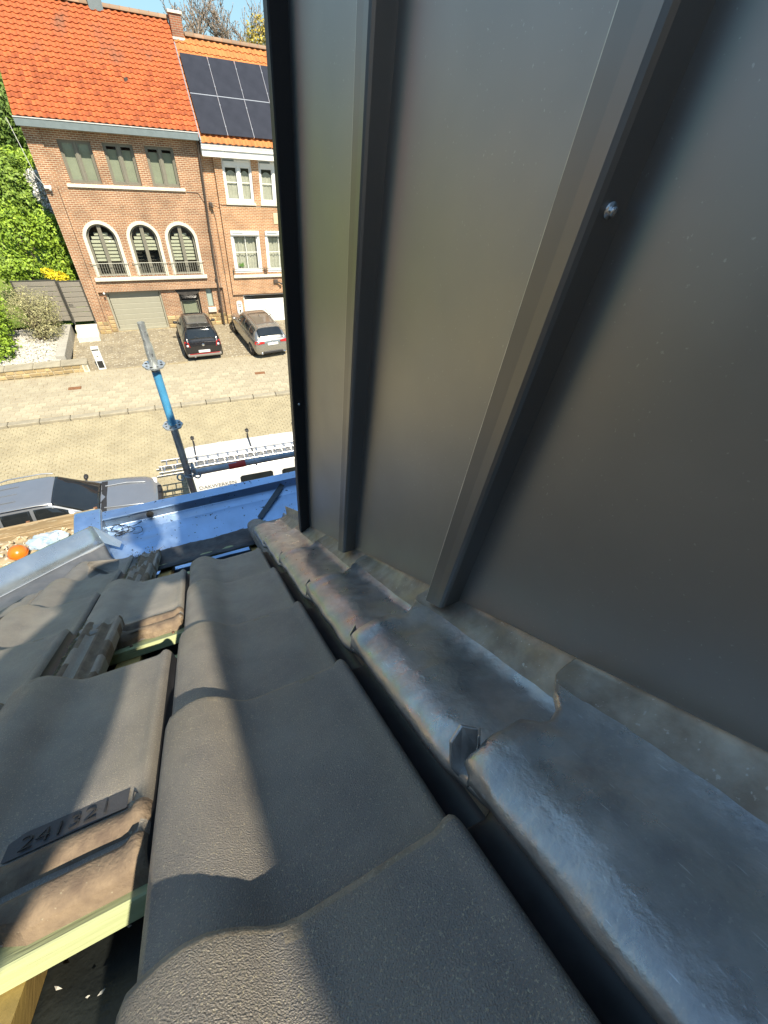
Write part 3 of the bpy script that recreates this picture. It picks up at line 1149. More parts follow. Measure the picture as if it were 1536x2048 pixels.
# pavement slabs: the nearest 300 in view singly, the others joined
ps = MB()
ps.box(-.179, .179, -.105, .105, -.03, .012, .008)
pme = ps.mesh('paver', M_paver)
spots = []
row = 0
t = .25
while t < 4.0:
    s = -16 + (row % 3) * .12
    while s < 12:
        p = rd(s, t)
        if p.y < 20.95:
            spots.append((p, s, t))
        s += .366
    t += .2185
    row += 1
view = sorted([q for q in spots if -.40 * q[0].y < q[0].x < .27 * q[0].y], key=lambda q: q[0].length)[:296]
vs = set(id(q) for q in view)
rest = MB()
for q in spots:
    if id(q) in vs:
        place('paver', pme, pavement, (q[0].x, q[0].y, g.uniform(0, .004)), (g.uniform(-.006, .006), g.uniform(-.006, .006), KA + g.uniform(-.006, .006)))
    else:
        sett(rest, (q[1], q[2]), .179, .105, 0, .014, rd, .007)
rest.build('paving', M_paver, pavement, kind='stuff', fix=False)
# driveway blocks
mb = MB()
mb.quad((-4.2, 20.98, .004), (16, 20.98, .004), (16, 25.2, .004), (-4.2, 25.2, .004))
drive = mb.build('driveway', M_sand, kind='structure')
mb = MB()
row = 0
y = 21.08
while y < 25:
    x = -4.1 + (row % 2) * .11
    while x < 8.5:
        sett(mb, (x, y), .105, .053, .004, .022, lambda a, b, c: Vector((a, b, c)), .008)
        x += .218
    y += .112
    row += 1
mb.build('driveway_blocks', M_paverd, drive, kind='stuff', fix=False)
M_rust = mat('rusty_cover', (.20, .095, .045), .8, var=.3, scale=20, bump=.003, bscale=60)
for (x, y), lb in (((-4.07, 19.62), 'rusty brown cover plate in the pavement below the stone wall'), ((3.59, 19.03), 'rusty brown cover plate in the pavement behind the silver estate car')):
    mb = MB()
    mb.box(-.24, .24, -.11, .11, 0, .022, .004)
    mb.box(-.20, .20, -.012, .012, .022, .026)
    mb.box(-.012, .012, -.08, .08, .022, .027)
    o = mb.build('cover_plate', M_rust)
    o.location = (x, y, .003)
    o.rotation_euler = (0, 0, KA)
    tag(o, lb, 'manhole cover', 'covers in the pavement')

# ---- facade with openings
def facade(mb, x0, x1, z0, z1, Y, opens, depth=.14):
    """opens: (x0, x1, z0, z1, arched); front face at Y, reveals going back"""
    xs = sorted({x0, x1, *[o[0] for o in opens], *[o[1] for o in opens]})
    zs = sorted({z0, z1, *[o[2] for o in opens], *[o[3] for o in opens]})
    for a, b in zip(xs, xs[1:]):
        for c, d in zip(zs, zs[1:]):
            if any(o[0] <= a and b <= o[1] and o[2] <= c and d <= o[3] for o in opens):
                continue
            mb.quad((a, Y, c), (b, Y, c), (b, Y, d), (a, Y, d))
    for o in opens:
        a, b, c, d = o[:4]
        if len(o) > 4 and o[4]:
            r = (b - a) / 2
            cx, cz = (a + b) / 2, d - r
            arc = [(cx + r * math.cos(t), cz + r * math.sin(t)) for t in [math.pi * k / 20 for k in range(21)]]
            for (xa, za), (xb, zb) in zip(arc, arc[1:]):
                mb.quad((xa, Y, za), (xa, Y, d), (xb, Y, d), (xb, Y, zb))
                mb.quad((xa, Y, za), (xb, Y, zb), (xb, Y + depth, zb), (xa, Y + depth, za))
            top = cz
        else:
            top = d
            mb.quad((a, Y, d), (b, Y, d), (b, Y + depth, d), (a, Y + depth, d))
        mb.quad((a, Y, c), (a, Y, top), (a, Y + depth, top), (a, Y + depth, c))
        mb.quad((b, Y, c), (b, Y, top), (b, Y + depth, top), (b, Y + depth, c))
        mb.quad((a, Y, c), (b, Y, c), (b, Y + depth, c), (a, Y + depth, c))
    return mb

def frame_rect(mb, x0, x1, z0, z1, y, w, d):
    mb.box(x0, x0 + w, y - d, y, z0, z1)
    mb.box(x1 - w, x1, y - d, y, z0, z1)
    mb.box(x0 + w, x1 - w, y - d + .002, y - .001, z0, z0 + w)
    mb.box(x0 + w, x1 - w, y - d + .002, y - .001, z1 - w, z1)

M_ptile = {}
def pantile(name, w, l, m):
    mb = MB()
    mb.sm = True
    P = [(0, .012), (.12, .036), (.28, .045), (.44, .030), (.58, .008), (.76, 0), (.90, .004), (1.0, .014)]
    up = [(p * w, 0, z - .004) for p, z in P]
    lo = [(p * w, l, z + .034) for p, z in P]
    un = [(p * w, l - .003, z + .001) for p, z in P]
    mb.grid([up, lo])
    mb.sm = False
    mb.grid([lo, un])
    return mb.mesh(name, m)

def tiled_slope(parent, x0, nx, w, e, r, rows, m, y_sign=1, cap=300, part='tile', skip=None):
    """tiles laid from eave point e=(Y, Z) to ridge r; the largest `cap` singly, the rest joined"""
    dy, dz = r[0] - e[0], r[1] - e[1]
    ln = math.hypot(dy, dz)
    ang = math.atan2(dz, dy)
    gauge = ln / rows
    me = pantile('roof_tile', w, gauge * 1.16, m)
    joined = MB()
    lst = []
    for k in range(rows):
        for i in range(nx):
            lst.append((k, i))
    M0 = Matrix.Rotation(ang, 4, 'X') @ Matrix.Rotation(math.pi, 4, 'Z')
    n = 0
    for k, i in lst:
        if skip and skip(k, i):
            continue
        s = (k + 1.14) * gauge
        loc = Vector((x0 + (i + 1) * w, e[0] + dy / ln * s, e[1] + dz / ln * s))
        rot = (ang, 0, math.pi)
        mtx = Matrix.Translation(loc) @ Matrix.Rotation(ang, 4, 'X') @ Matrix.Rotation(math.pi, 4, 'Z')
        mtx = mtx @ Matrix.Rotation(g.uniform(-.012, .012), 4, 'Z') @ Matrix.Translation((0, 0, g.uniform(-.003, .004)))
        if n < cap:
            o = bpy.data.objects.new(part, me)
            COL.objects.link(o)
            o.parent = parent
            o.matrix_local = Matrix.Translation(-origin(parent)) @ mtx
            n += 1
        else:
            vs_ = [mtx @ v.co for v in me.vertices]
            joined.sm = True
            joined.add(vs_, [tuple(p.vertices) for p in me.polygons])
    if joined.v:
        joined.build('roof_tiling', m, parent, kind='stuff', fix=False)

def slab(parent, x0, x1, e, r, th, m, name='roof'):
    mb = MB()
    mb.prism([(x0, e[0], e[1]), (x0, r[0], r[1]), (x0, r[0], r[1] - th), (x0, e[0], e[1] - th)], (x1 - x0, 0, 0))
    return mb.build(name, m, parent)

def ridge_caps(parent, x0, x1, r, n, m):
    w = (x1 - x0) / n
    mb = MB()
    mb.sm = True
    rows = [[(x, .13 * math.cos(t), -.03 + .12 * math.sin(t) + (.018 if x == 0 else 0)) for t in [math.pi * k / 8 for k in range(9)]] for x in (0, .02, w * 1.03)]
    mb.grid(rows)
    me = mb.mesh('ridge_tile', m)
    for i in range(n):
        place('ridge_tile', me, parent, (x0 + i * w, r[0], r[1] + .03))

def pane(parent, x0, x1, z0, z1, y, m=None):
    mb = MB()
    mb.quad((x0, y + .004, z0), (x1, y + .004, z0), (x1, y + .004, z1), (x0, y + .004, z1))
    return mb.build('pane', m or M_glass, parent, fix=False)

# ================================================================== HOUSE WITH THE ARCHED WINDOWS
h1 = thing('brick_house', (0.2, 25, 0), 'brown brick house with steep orange roof, three arched windows and a beige garage door', 'house', 'brick houses across the street')
FY = 25.0
UP = [(-2.02, -.88), (-.47, .64), (1.08, 2.20)]
UZ = (6.14, 7.52)
AR = [(-2.29, -.86), (-.56, .84), (1.05, 2.50)]
AZ = (2.62, 4.87)
mb = MB()
facade(mb, -2.98, 3.30, 1.96, 8.02, FY, [(a, b, UZ[0], UZ[1], False) for a, b in UP] + [(a, b, AZ[0], AZ[1], True) for a, b in AR], .18)
mb.quad((-2.6, FY, 1.96), (3.30, FY, 1.96), (3.3, FY + .18, 1.96), (-2.6, FY + .18, 1.96))
mb.build('wall', M_br1, h1)
mb = MB()
facade(mb, -2.98, 3.30, 0, 1.957, FY + .14, [(-2.22, .24, 0, 1.90, False), (1.06, 2.06, 0, 1.90, False), (2.42, 2.74, .95, 1.88, False)], .35)
mb.build('wall', M_br1, h1)
mb = MB()                                             # corner pilaster
mb.box(-3.02, -2.50, FY - .055, FY + .3, 0, 8.0)
mb.build('pilaster', M_br1, h1)
mb = MB()
mb.quad((-2.99, FY + .2, 0), (-2.99, 31.9, 0), (-2.99, 31.9, 8.0), (-2.99, FY + .2, 8.0))
mb.add([(-2.99, FY + .2, 8.0), (-2.99, 31.9, 8.0), (-2.99, 28.3, 11.2)], [(0, 1, 2)])
mb.quad((3.29, FY + .2, 5), (3.29, 31.9, 5), (3.29, 31.9, 8.0), (3.29, FY + .2, 8.0))
mb.add([(3.29, FY + .2, 8.0), (3.29, 31.9, 8.0), (3.29, 28.3, 11.2)], [(0, 1, 2)])
mb.quad((-2.99, 31.9, 0), (9.5, 31.9, 0), (9.5, 31.9, 8.0), (-2.99, 31.9, 8.0))
mb.build('side_wall', M_br1y, h1)
mb = MB()                                             # soldier course above the garage
mb.box(-2.49, 3.29, FY - .012, FY + .02, 1.955, 2.12)
mb.build('brick_course', M_brs, h1)
# interior backs
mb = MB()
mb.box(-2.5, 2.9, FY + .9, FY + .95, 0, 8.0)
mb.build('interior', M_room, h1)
# upper windows
for i, (a, b) in enumerate(UP):
    mb = MB()
    z0, z1 = UZ
    frame_rect(mb, a, b, z0, z1, FY + .17, .065, .07)
    mid = (a + b) / 2
    mb.box(mid - .045, mid + .045, FY + .095, FY + .168, z0 + .065, z1 - .065)
    frame_rect(mb, a + .067, mid - .047, z0 + .067, z1 - .067, FY + .165, .045, .04)
    frame_rect(mb, mid + .047, b - .067, z0 + .067, z1 - .067, FY + .165, .045, .04)
    w = mb.build('window', M_taupe, h1)
    pane(w, a + .11, mid - .09, z0 + .11, z1 - .11, FY + .145)
    pane(w, mid + .09, b - .11, z0 + .11, z1 - .11, FY + .145)
    mb = MB()
    mb.box(a + .05, b - .05, FY + .21, FY + .22, z0 + .02, z1 - .22 if i else z1 - .03)
    mb.build('screen', M_blindg, w)
mb = MB()
mb.box(-2.19, 2.38, FY - .07, FY + .16, 6.03, 6.138, .008)
mb.build('window_sill', M_cream, h1)
# arched windows
def arch_pts(a, b, z0, z1, inset, n=24):
    r = (b - a) / 2 - inset
    cx, cz = (a + b) / 2, z1 - (b - a) / 2
    return [(a + inset, z0)] + [(cx - r * math.cos(t), cz + r * math.sin(t)) for t in [math.pi * k / n for k in range(n + 1)]] + [(b - inset, z0)]
def arch_band(mb, a, b, z0, z1, i0, i1, y0, y1):
    p, q = arch_pts(a, b, z0, z1, i0), arch_pts(a, b, z0, z1, i1)
    for k in range(len(p) - 1):
        mb.quad((*[p[k][0]], y0, p[k][1]), (p[k + 1][0], y0, p[k + 1][1]), (q[k + 1][0], y0, q[k + 1][1]), (q[k][0], y0, q[k][1]))
        mb.quad((q[k][0], y0, q[k][1]), (q[k + 1][0], y0, q[k + 1][1]), (q[k + 1][0], y1, q[k + 1][1]), (q[k][0], y1, q[k][1]))
        mb.quad((p[k][0], y0, p[k][1]), (p[k + 1][0], y0, p[k + 1][1]), (p[k + 1][0], y1, p[k + 1][1]), (p[k][0], y1, p[k][1]))
for i, (a, b) in enumerate(AR):
    z0, z1 = AZ
    mb = MB()
    arch_band(mb, a, b, z0, z1, -.004, .125, FY - .03, FY + .12)
    w = mb.build('window', M_cream, h1)
    mb = MB()
    arch_band(mb, a, b, z0, z1, .125, .215, FY + .10, FY + .17)
    c = (a + b) / 2
    mb.box(c - .075, c + .075, FY + .085, FY + .17, z0 + .001, z1 - .18)
    mb.box(a + .22, b - .22, FY + .105, FY + .168, z0 + .002, z0 + .09)
    mb.build('frame', M_taupe, w)
    p = arch_pts(a, b, z0, z1, .20)
    mb = MB()
    mb.add([(x, FY + .15, z) for x, z in reversed(p)], [tuple(range(len(p)))])
    mb.build('pane', M_glass, w, fix=False)
    # roller blind strips inside
    q = MB()
    r = (b - a) / 2 - .23
    cz = z1 - (b - a) / 2
    zz = z0 + .15
    k = 0
    while zz < z1 - .55:
        h = .105
        half = r if zz + h < cz - .2 else math.sqrt(max(.02, r * r - max(0, (zz + h - (cz - .2))) ** 2))
        if not (i == 1 and 2.92 < zz < 3.55) and zz > 3.15:
            q.box(c - half, c - .03, FY + .27, FY + .28, zz, zz + h)
            q.box(c + .03, c + half, FY + .27, FY + .28, zz, zz + h)
        zz += .148
    q.build('blind_slats', M_blind, w)
mb = MB()
mb.box(-2.42, 2.62, FY - .12, FY + .10, 2.46, 2.60, .008)
mb.build('window_sill', M_cream, h1)
mb = MB()
for i, (a, b) in enumerate(AR):                       # railings
    x0, x1 = a - .08, b + .06
    mb.tube([(x0, FY - .09, 3.21), (x1, FY - .09, 3.21)], .014, 6)
    mb.tube([(x0 + .1, FY - .09, 2.72), (x1 - .1, FY - .09, 2.72)], .010, 6)
    for k in range(14):
        x = x0 + .12 + (x1 - x0 - .24) * k / 13
        mb.tube([(x, FY - .09, 2.66), (x, FY - .09, 3.20)], .008, 5)
    for x in (x0, x1):
        mb.tube([(x, FY + .0, 3.21), (x, FY - .09, 3.21)], .012, 6)
    mb.tube([((a + b) / 2, FY - .09, 2.60), ((a + b) / 2, FY - .09, 2.72)], .016, 6)
mb.build('railing', M_rail, h1)
# garage door of ribbed boards
gd = MB()
frame_rect(gd, -2.22, .24, 0, 1.90, FY + .30, .08, .10)
gdo = gd.build('garage_door', M_garage, h1)
bd = MB()
bd.box(-1.13, 1.13, -.02, .02, 0, .252, .012)
bme = bd.mesh('garage_board', M_garage)
for k in range(7):
    place('board', bme, gdo, (-.99, FY + .28, .02 + k * .257))
mb = MB()
mb.box(-2.2, .22, FY + .33, FY + .36, 0, 1.9)
mb.build('door_backing', M_dark, gdo)
# entrance door in its recess
mb = MB()
frame_rect(mb, 1.06, 2.06, 0, 1.90, FY + .52, .10, .08)
mb.box(1.16, 1.96, FY + .46, FY + .50, .1, .35)
mb.box(1.16, 1.96, FY + .45, FY + .505, 1.18, 1.26)
dr = mb.build('door', M_taupe, h1)
pane(dr, 1.18, 1.94, .36, 1.17, FY + .48)
pane(dr, 1.18, 1.94, 1.27, 1.80, FY + .48)
mb = MB()
mb.box(1.2, 1.92, FY + .53, FY + .54, .3, 1.2)
mb.build('screen', M_blindg, dr)
mb = MB()
mb.tube([(1.90, FY + .43, .80), (1.90, FY + .43, 1.15)], .012, 6)
mb.build('handle', M_alu, dr)
mb = MB()                                             # dark curved canopy under the beam
rows = []
for k in range(13):
    t = math.pi * k / 12
    rows.append([(1.55 - .62 * math.cos(t), FY + .12, 1.94 - .02), (1.55 - .60 * math.cos(t), FY + .14 - .02, 1.93 - .34 * math.sin(t) ** .7)])
mb.grid(rows)
o = mb.build('door_arch', mat('dark_stone', (.05, .045, .04), .8, var=.3, scale=10), h1)
o.modifiers.new('sol', 'SOLIDIFY').thickness = .05
mb = MB()
frame_rect(mb, 2.42, 2.74, .95, 1.88, FY + .26, .04, .05)
w = mb.build('window', M_taupe, h1)
pane(w, 2.46, 2.70, .99, 1.84, FY + .24, mat('frosted_pane', (.34, .42, .38), .3))
mb = MB()
mb.box(2.38, 2.80, FY + .02, FY + .2, .72, .945, .01)
mb.build('window_sill', M_cream, h1)
# rubble plinth stones
def stones(parent, x0, x1, z0, z1, Y, rows, seed, m=M_stoney, lo=.16, hi=.42, name='stone'):
    rg = random.Random(seed)
    hgt = (z1 - z0) / rows
    for r in range(rows):
        x = x0
        while x < x1 - .03:
            w = min(rg.uniform(lo, hi), x1 - x)
            if x1 - x - w < .1:
                w = x1 - x
            mb = MB()
            a, b, c, d = x + .010, x + w - .010, z0 + r * hgt + .010, z0 + (r + 1) * hgt - .010
            j = lambda s=.014: rg.uniform(-s, s)
            pr = rg.uniform(.012, .035)
            B = [(a, Y, c), (b, Y, c), (b, Y, d), (a, Y, d)]
            q = .016
            T = [(a + q + abs(j()), Y - pr + j(.005), c + q + abs(j())), (b - q - abs(j()), Y - pr + j(.005), c + q + abs(j())), (b - q - abs(j()), Y - pr + j(.005), d - q - abs(j())), (a + q + abs(j()), Y - pr + j(.005), d - q - abs(j()))]
            mb.add(B + T, [(4, 5, 6, 7), (0, 1, 5, 4), (1, 2, 6, 5), (2, 3, 7, 6), (3, 0, 4, 7)])
            mb.build(name, m, parent)
            x += w
stones(h1, -2.49, -2.225, 0, .80, FY + .137, 4, 1)
stones(h1, .245, 1.055, 0, .62, FY + .137, 3, 2)
stones(h1, 2.07, 3.28, 0, .62, FY + .137, 3, 3)
stones(h1, -3.02, -2.50, 0, .62, FY - .058, 3, 4)
# eave gutter, roof, ridge, chimneys
EAV1, RDG1 = (24.62, 8.13), (28.30, 11.31)
mb = MB()
mb.box(-3.10, 3.27, 24.55, 24.95, 7.86, 8.09, .01)
mb.build('fascia', M_gutgrey, h1)
mb = MB()
mb.box(-3.11, 3.28, 24.53, 24.60, 8.092, 8.125, .006)
mb.build('gutter_lip', M_zincw, h1)
slab(h1, -3.06, 3.30, (24.66, 8.07), (28.30, 11.22), .1, M_orange)
slab(h1, -3.06, 3.30, (32.0, 8.07), (28.30, 11.22), .1, M_orange)
tiled_slope(h1, -3.08, 27, .2363, EAV1, RDG1, 22, M_orange)
M_ridge = mat('weathered_ridge_tile', (.34, .17, .085), .85, col2=(.26, .19, .13), scale=5, bump=.004, bscale=40, obj_var=.2)
ridge_caps(h1, -3.08, 3.32, (28.30, 11.33), 18, M_ridge)
def chimney(par, x0, x1, y0, y1, z0, z1):
    mb = MB()
    mb.box(x0, x1, y0, y1, z0, z1)
    c = mb.build('chimney', M_redbrick, par)
    mb = MB()
    mb.box(x0 - .05, x1 + .05, y0 - .05, y1 + .05, z1, z1 + .09, .01)
    mb.build('chimney_cap', M_cream, c)
    mb = MB()
    mb.box(x0 - .02, x1 + .02, y0 - .02, y1 + .02, z0 + .02, z0 + .10)
    mb.build('lead_apron', M_zincw, c)
chimney(h1, 3.34, 3.80, 27.9, 28.4, 10.75, 11.50)
mb = MB()
mb.box(.42, .92, 28.1, 28.6, 11.2, 11.62)
for k in range(3):
    mb.box(.40, .94, 28.08, 28.62, 11.66 + k * .07, 11.70 + k * .07)
mb.build('vent_stack', M_gutgrey, h1)
mb = MB()                                             # vent tile in the slope
mb.box(.98, 1.12, 25.98, 26.12, 9.33, 9.46, .01)
mb.build('vent_tile', M_pipe, h1)
# downpipe between the houses, cables, camera
mb = MB()
mb.tube([(3.20, 24.75, 7.95), (3.24, 24.84, 7.6), (3.22, 24.88, 7.4), (3.09, 24.90, 3.5), (3.06, 24.90, .05)], .045, 8)
for z in (6.6, 4.6, 2.4, 1.0):
    x = 3.06 + (z - 3.0) * .036
    mb.tube([(x, 24.90, z), (x, 24.90, z + .06)], .055, 8)
mb.build('downpipe', M_pipe, h1)
mb = MB()
mb.tube([(-2.55, FY - .07, 5.98), (-2.56, FY - .065, 4.0), (-2.6, FY - .065, .4)], .011, 5)
mb.tube([(2.4, FY - .02, 6.02), (2.9, FY - .02, 6.0), (3.15, FY - .02, 5.55), (3.20, FY - .02, 3.6), (3.22, FY - .02, .5)], .010, 5)
mb.build('cable', M_pipe, h1)
mb = MB()
cbl = [at(12, 235, 24.4), at(40, 290, 24.6), at(70, 350, 24.85), at(90, 372, 24.93)]
mb.tube(cbl, .012, 5)
lp = [at(90, 372, 24.93) + Vector((.10 * (1 - math.cos(t)), -.03, -.24 * math.sin(t * .5) ** 2 * (1 if t < 4 else 1))) for t in [k * .5 for k in range(13)]]
mb.tube(lp, .010, 5)
mb.build('overhead_cable', M_white, h1)
mb = MB()
c = at(97, 374, 24.9)
mb.box(c.x - .14, c.x + .10, 24.78, 24.95, c.z - .04, c.z + .05, .01)
mb.lathe([(0, 0), (.05, .0), (.045, .05), (.02, .07), (0, .075)], (c.x + .04, 24.84, c.z - .1), 10)
mb.build('security_camera', M_white, h1)
mb = MB()
c = at(208, 587, 24.95)
mb.lathe([(0, -.05), (.035, -.04), (.05, 0), (.035, .04), (0, .05)], (c.x, 24.93, c.z), 10)
mb.build('lamp', M_white, h1)

# ================================================================== SECOND HOUSE WITH SOLAR PANELS
h2 = thing('brick_house', (6.4, 25, 0), 'orange brick house with white windows and black solar panels on its roof', 'house', 'brick houses across the street')
BY = 24.88
X2 = 9.6
mb = MB()
mb.quad((3.302, FY, 0), (3.78, FY, 0), (3.78, FY, 7.45), (3.302, FY, 7.45))
mb.build('wall', M_br2, h2)
UW = [(4.12, 5.44), (5.76, 7.08), (7.40, 8.72)]
UWZ = (5.70, 7.34)
LW2 = [(4.06, 5.50), (5.78, 7.20), (7.48, 8.90)]
LWZ = (2.66, 4.56)
mb = MB()
facade(mb, 3.78, X2, 1.60, 7.45, BY, [(a, b, *UWZ) for a, b in UW] + [(a, b, *LWZ) for a, b in LW2], .16)
mb.quad((3.78, BY, 1.60), (3.78, FY + .02, 1.60), (3.78, FY + .02, 7.45), (3.78, BY, 7.45))
mb.quad((3.78, BY, 1.60), (X2, BY, 1.60), (X2, FY + .05, 1.60), (3.78, FY + .05, 1.60))
mb.build('wall', M_br2, h2)
mb = MB()
facade(mb, 3.78, X2, 0, 1.598, FY, [(4.32, 7.25, 0, 1.52)], .12)
mb.quad((X2, FY, 0), (X2, 31.9, 0), (X2, 31.9, 7.6), (X2, FY, 7.6))
mb.add([(X2, FY, 7.6), (X2, 31.9, 7.6), (X2, 28.1, 10.8)], [(0, 1, 2)])
mb.build('wall', M_br2, h2)
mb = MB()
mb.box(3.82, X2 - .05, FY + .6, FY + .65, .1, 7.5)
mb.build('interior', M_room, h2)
def curtain(par, x0, x1, z0, z1, y, amp, seed, scallop=0.0, m=M_curtain):
    mb = MB()
    mb.sm = True
    n = 26
    rows = []
    for j in range(2):
        rows.append([(x0 + (x1 - x0) * i / n, y + amp * math.sin(i * 1.9 + seed) + amp * .6 * math.sin(i * .77 + seed * 2), (z1 - scallop * abs(math.sin(i / n * math.pi * 1.0)) if j else z0)) for i in range(n + 1)])
    mb.grid(rows)
    return mb.build('curtain', m, par)
for i, (a, b) in enumerate(UW):
    z0, z1 = UWZ
    mb = MB()
    frame_rect(mb, a, b, z0, z1, BY + .14, .075, .09)
    mid = a + (b - a) * .54
    mb.box(mid - .055, mid + .055, BY + .035, BY + .138, z0 + .075, z1 - .3)
    mb.box(a + .076, b - .076, BY + .02, BY + .138, z1 - .30, z1 - .076)
    frame_rect(mb, a + .077, mid - .057, z0 + .077, z1 - .302, BY + .13, .05, .05)
    frame_rect(mb, mid + .057, b - .077, z0 + .077, z1 - .302, BY + .13, .05, .05)
    mb.box(a + .13, mid - .11, BY + .095, BY + .115, z0 + .74, z0 + .765)
    mb.box(mid + .11, b - .13, BY + .095, BY + .115, z0 + .74, z0 + .765)
    w = mb.build('window', M_white, h2)
    pane(w, a + .12, mid - .10, z0 + .12, z1 - .35, BY + .12)
    pane(w, mid + .10, b - .12, z0 + .12, z1 - .35, BY + .12)
    curtain(w, a + .10, mid - .07, z0 + .08, z1 - .62, BY + .17, .012, i, -.16)
    curtain(w, mid + .07, b - .10, z0 + .08, z1 - .62, BY + .17, .012, i + 3, -.16)
    mb = MB()
    mb.box(a + .05, a + (b - a) * .42, BY + .012, BY + .022, z1 - .12, z1 - .06)
    mb.build('vent_grille', M_gutgrey, w)
    mb = MB()
    mb.box(a - .04, b + .04, BY - .06, BY + .12, z0 - .09, z0 - .002, .006)
    mb.build('window_sill', M_cream, w)
for i, (a, b) in enumerate(LW2):
    z0, z1 = LWZ
    mb = MB()
    frame_rect(mb, a, b, z0, z1, BY + .14, .11, .12)
    mb.box(a + .01, b - .01, BY - .05, BY + .12, z1 - .20, z1 - .005, .02)
    frame_rect(mb, a + .112, b - .112, z0 + .112, z1 - .21, BY + .135, .06, .05)
    mb.box(a + .17, b - .17, BY + .10, BY + .118, z0 + .92, z0 + .945)
    mb.box((a + b) / 2 - .012, (a + b) / 2 + .012, BY + .10, BY + .118, z0 + .17, z1 - .27)
    w = mb.build('window', M_white, h2)
    pane(w, a + .16, b - .16, z0 + .16, z1 - .26, BY + .122)
    curtain(w, a + .12, b - .12, z0 + .1, z1 - .34, BY + .25, .035, i * 1.3)
    mb = MB()
    mb.box(a + .10, a + .62, BY - .056, BY - .048, z1 - .11, z1 - .075)
    mb.build('vent_grille', M_gutgrey, w)
    if i == 0:
        mb = MB()
        for q in range(26):
            an = q * 2.4
            l = .10 + .13 * ((q * 7) % 5) / 5
            c = Vector((a + .42, BY + .19, z0 + .22))
            tip = c + Vector((math.cos(an) * l, -.02, .10 + .17 * ((q * 3) % 7) / 7))
            sd = Vector((-math.sin(an), 0, math.cos(an))) * .025
            mb.quad(c, (c + tip) / 2 + sd, tip, (c + tip) / 2 - sd)
        pl_ = mb.build('window_plant', mat('house_plant_leaf', (.10, .22, .04), .6, var=.3, scale=20))
        tag(pl_, 'small green potted plant behind the lower left white window', 'plant')
mb = MB()
mb.box(3.94, X2 - .2, BY - .10, BY + .10, 2.44, 2.57, .008)
mb.build('window_sill', M_cream, h2)
mb = MB()
for i, (a, b) in enumerate(LW2):
    mb.tube([(a - .10, BY - .08, 2.86), (b + .10, BY - .08, 2.86)], .014, 6)
    mb.tube([(a - .10, BY - .08, 2.68), (b + .10, BY - .08, 2.68)], .012, 6)
    for x in (a - .10, b + .10):
        mb.tube([(x, BY - .08, 2.58), (x, BY - .08, 2.90)], .018, 6)
        mb.tube([(x, BY + .02, 2.70), (x, BY - .08, 2.70)], .014, 6)
mb.build('railing', M_pipe, h2)
# white garage door with glass strip
gd = MB()
frame_rect(gd, 4.32, 7.25, 0, 1.52, FY + .11, .05, .06)
gdo = gd.build('garage_door', M_white, h2)
bd = MB()
bd.box(-1.41, 1.41, -.016, .016, 0, .300, .01)
bme = bd.mesh('garage_board', M_white)
for k in range(4):
    place('board', bme, gdo, (5.785, FY + .10, .03 + k * .304))
pane(gdo, 4.37, 7.20, 1.27, 1.46, FY + .09)
# charger
mb = MB()
rows = []
c = Vector((4.04, FY - .07, .86))
for d, s in ((.0, 1.0), (-.05, 1.0), (-.065, .9)):
    pts = []
    for k in range(28):
        t = 2 * math.pi * k / 28
        cx, cz = math.cos(t), math.sin(t)
        sx = .155 * s * (abs(cx) ** .45) * (1 if cx > 0 else -1)
        sz = .385 * s * (abs(cz) ** .45) * (1 if cz > 0 else -1)
        pts.append((c.x + sx, c.y + d + .06, c.z + sz))
    rows.append(pts)
mb.grid(rows, True)
mb.add(rows[-1], [tuple(range(28))])
ev = mb.build('wall_charger', M_white, h2)
mb = MB()
frame_rect(mb, 3.97, 4.11, .95, 1.10, FY - .075, .025, .012)
mb.box(4.00, 4.05, FY - .09, FY - .07, .66, .78)
mb.box(4.05, 4.09, FY - .09, FY - .07, .72, .80)
mb.tube([(4.04, FY - .10, .70), (4.00, FY - .13, .50), (3.96, FY - .10, .36), (3.90, FY - .06, .42)], .02, 6)
mb.lathe([(0, 0), (.09, 0), (.09, .05), (0, .06)], (4.06, FY - .10, .38), 12, 'y')
mb.build('charger_cable', M_pipe, ev)
mb = MB()
mb.box(6.30, 6.52, BY - .02, BY + .01, 4.86, 5.32, .005)
mb.build('wall_plaque', mat('pale_plaque', (.62, .52, .34), .7, var=.1, scale=6), h2)
mb = MB()
mb.box(6.04, 6.26, BY - .10, BY - .02, 2.13, 2.30, .01)
mb.bar((6.2, BY - .06, 2.2), (6.42, BY - .16, 2.12), .05, .05)
mb.box(6.38, 6.48, BY - .2, BY - .12, 2.07, 2.16, .008)
mb.build('floodlight', M_pipe, h2)
mb = MB()
mb.box(3.30, 3.44, FY - .16, FY - .0, 5.52, 5.68, .02)
mb.lathe([(0, 0), (.05, .0), (.06, .06), (.02, .09)], (3.42, FY - .16, 5.48), 10)
mb.build('wall_lamp', M_pipe, h2)
mb = MB()
mb.tube([(3.42, FY - .03, 5.5), (3.5, FY - .03, 5.0), (3.52, FY - .03, 3.2), (3.56, FY - .03, .3)], .011, 5)
mb.tube([(3.44, FY - .03, 5.62), (3.9, BY - .03, 5.6), (4.1, BY - .02, 5.58), (8, BY - .02, 5.56)], .009, 5)
mb.build('cable', M_pipe, h2)
stones(h2, 3.31, 3.75, 0, .55, FY - .003, 3, 8)
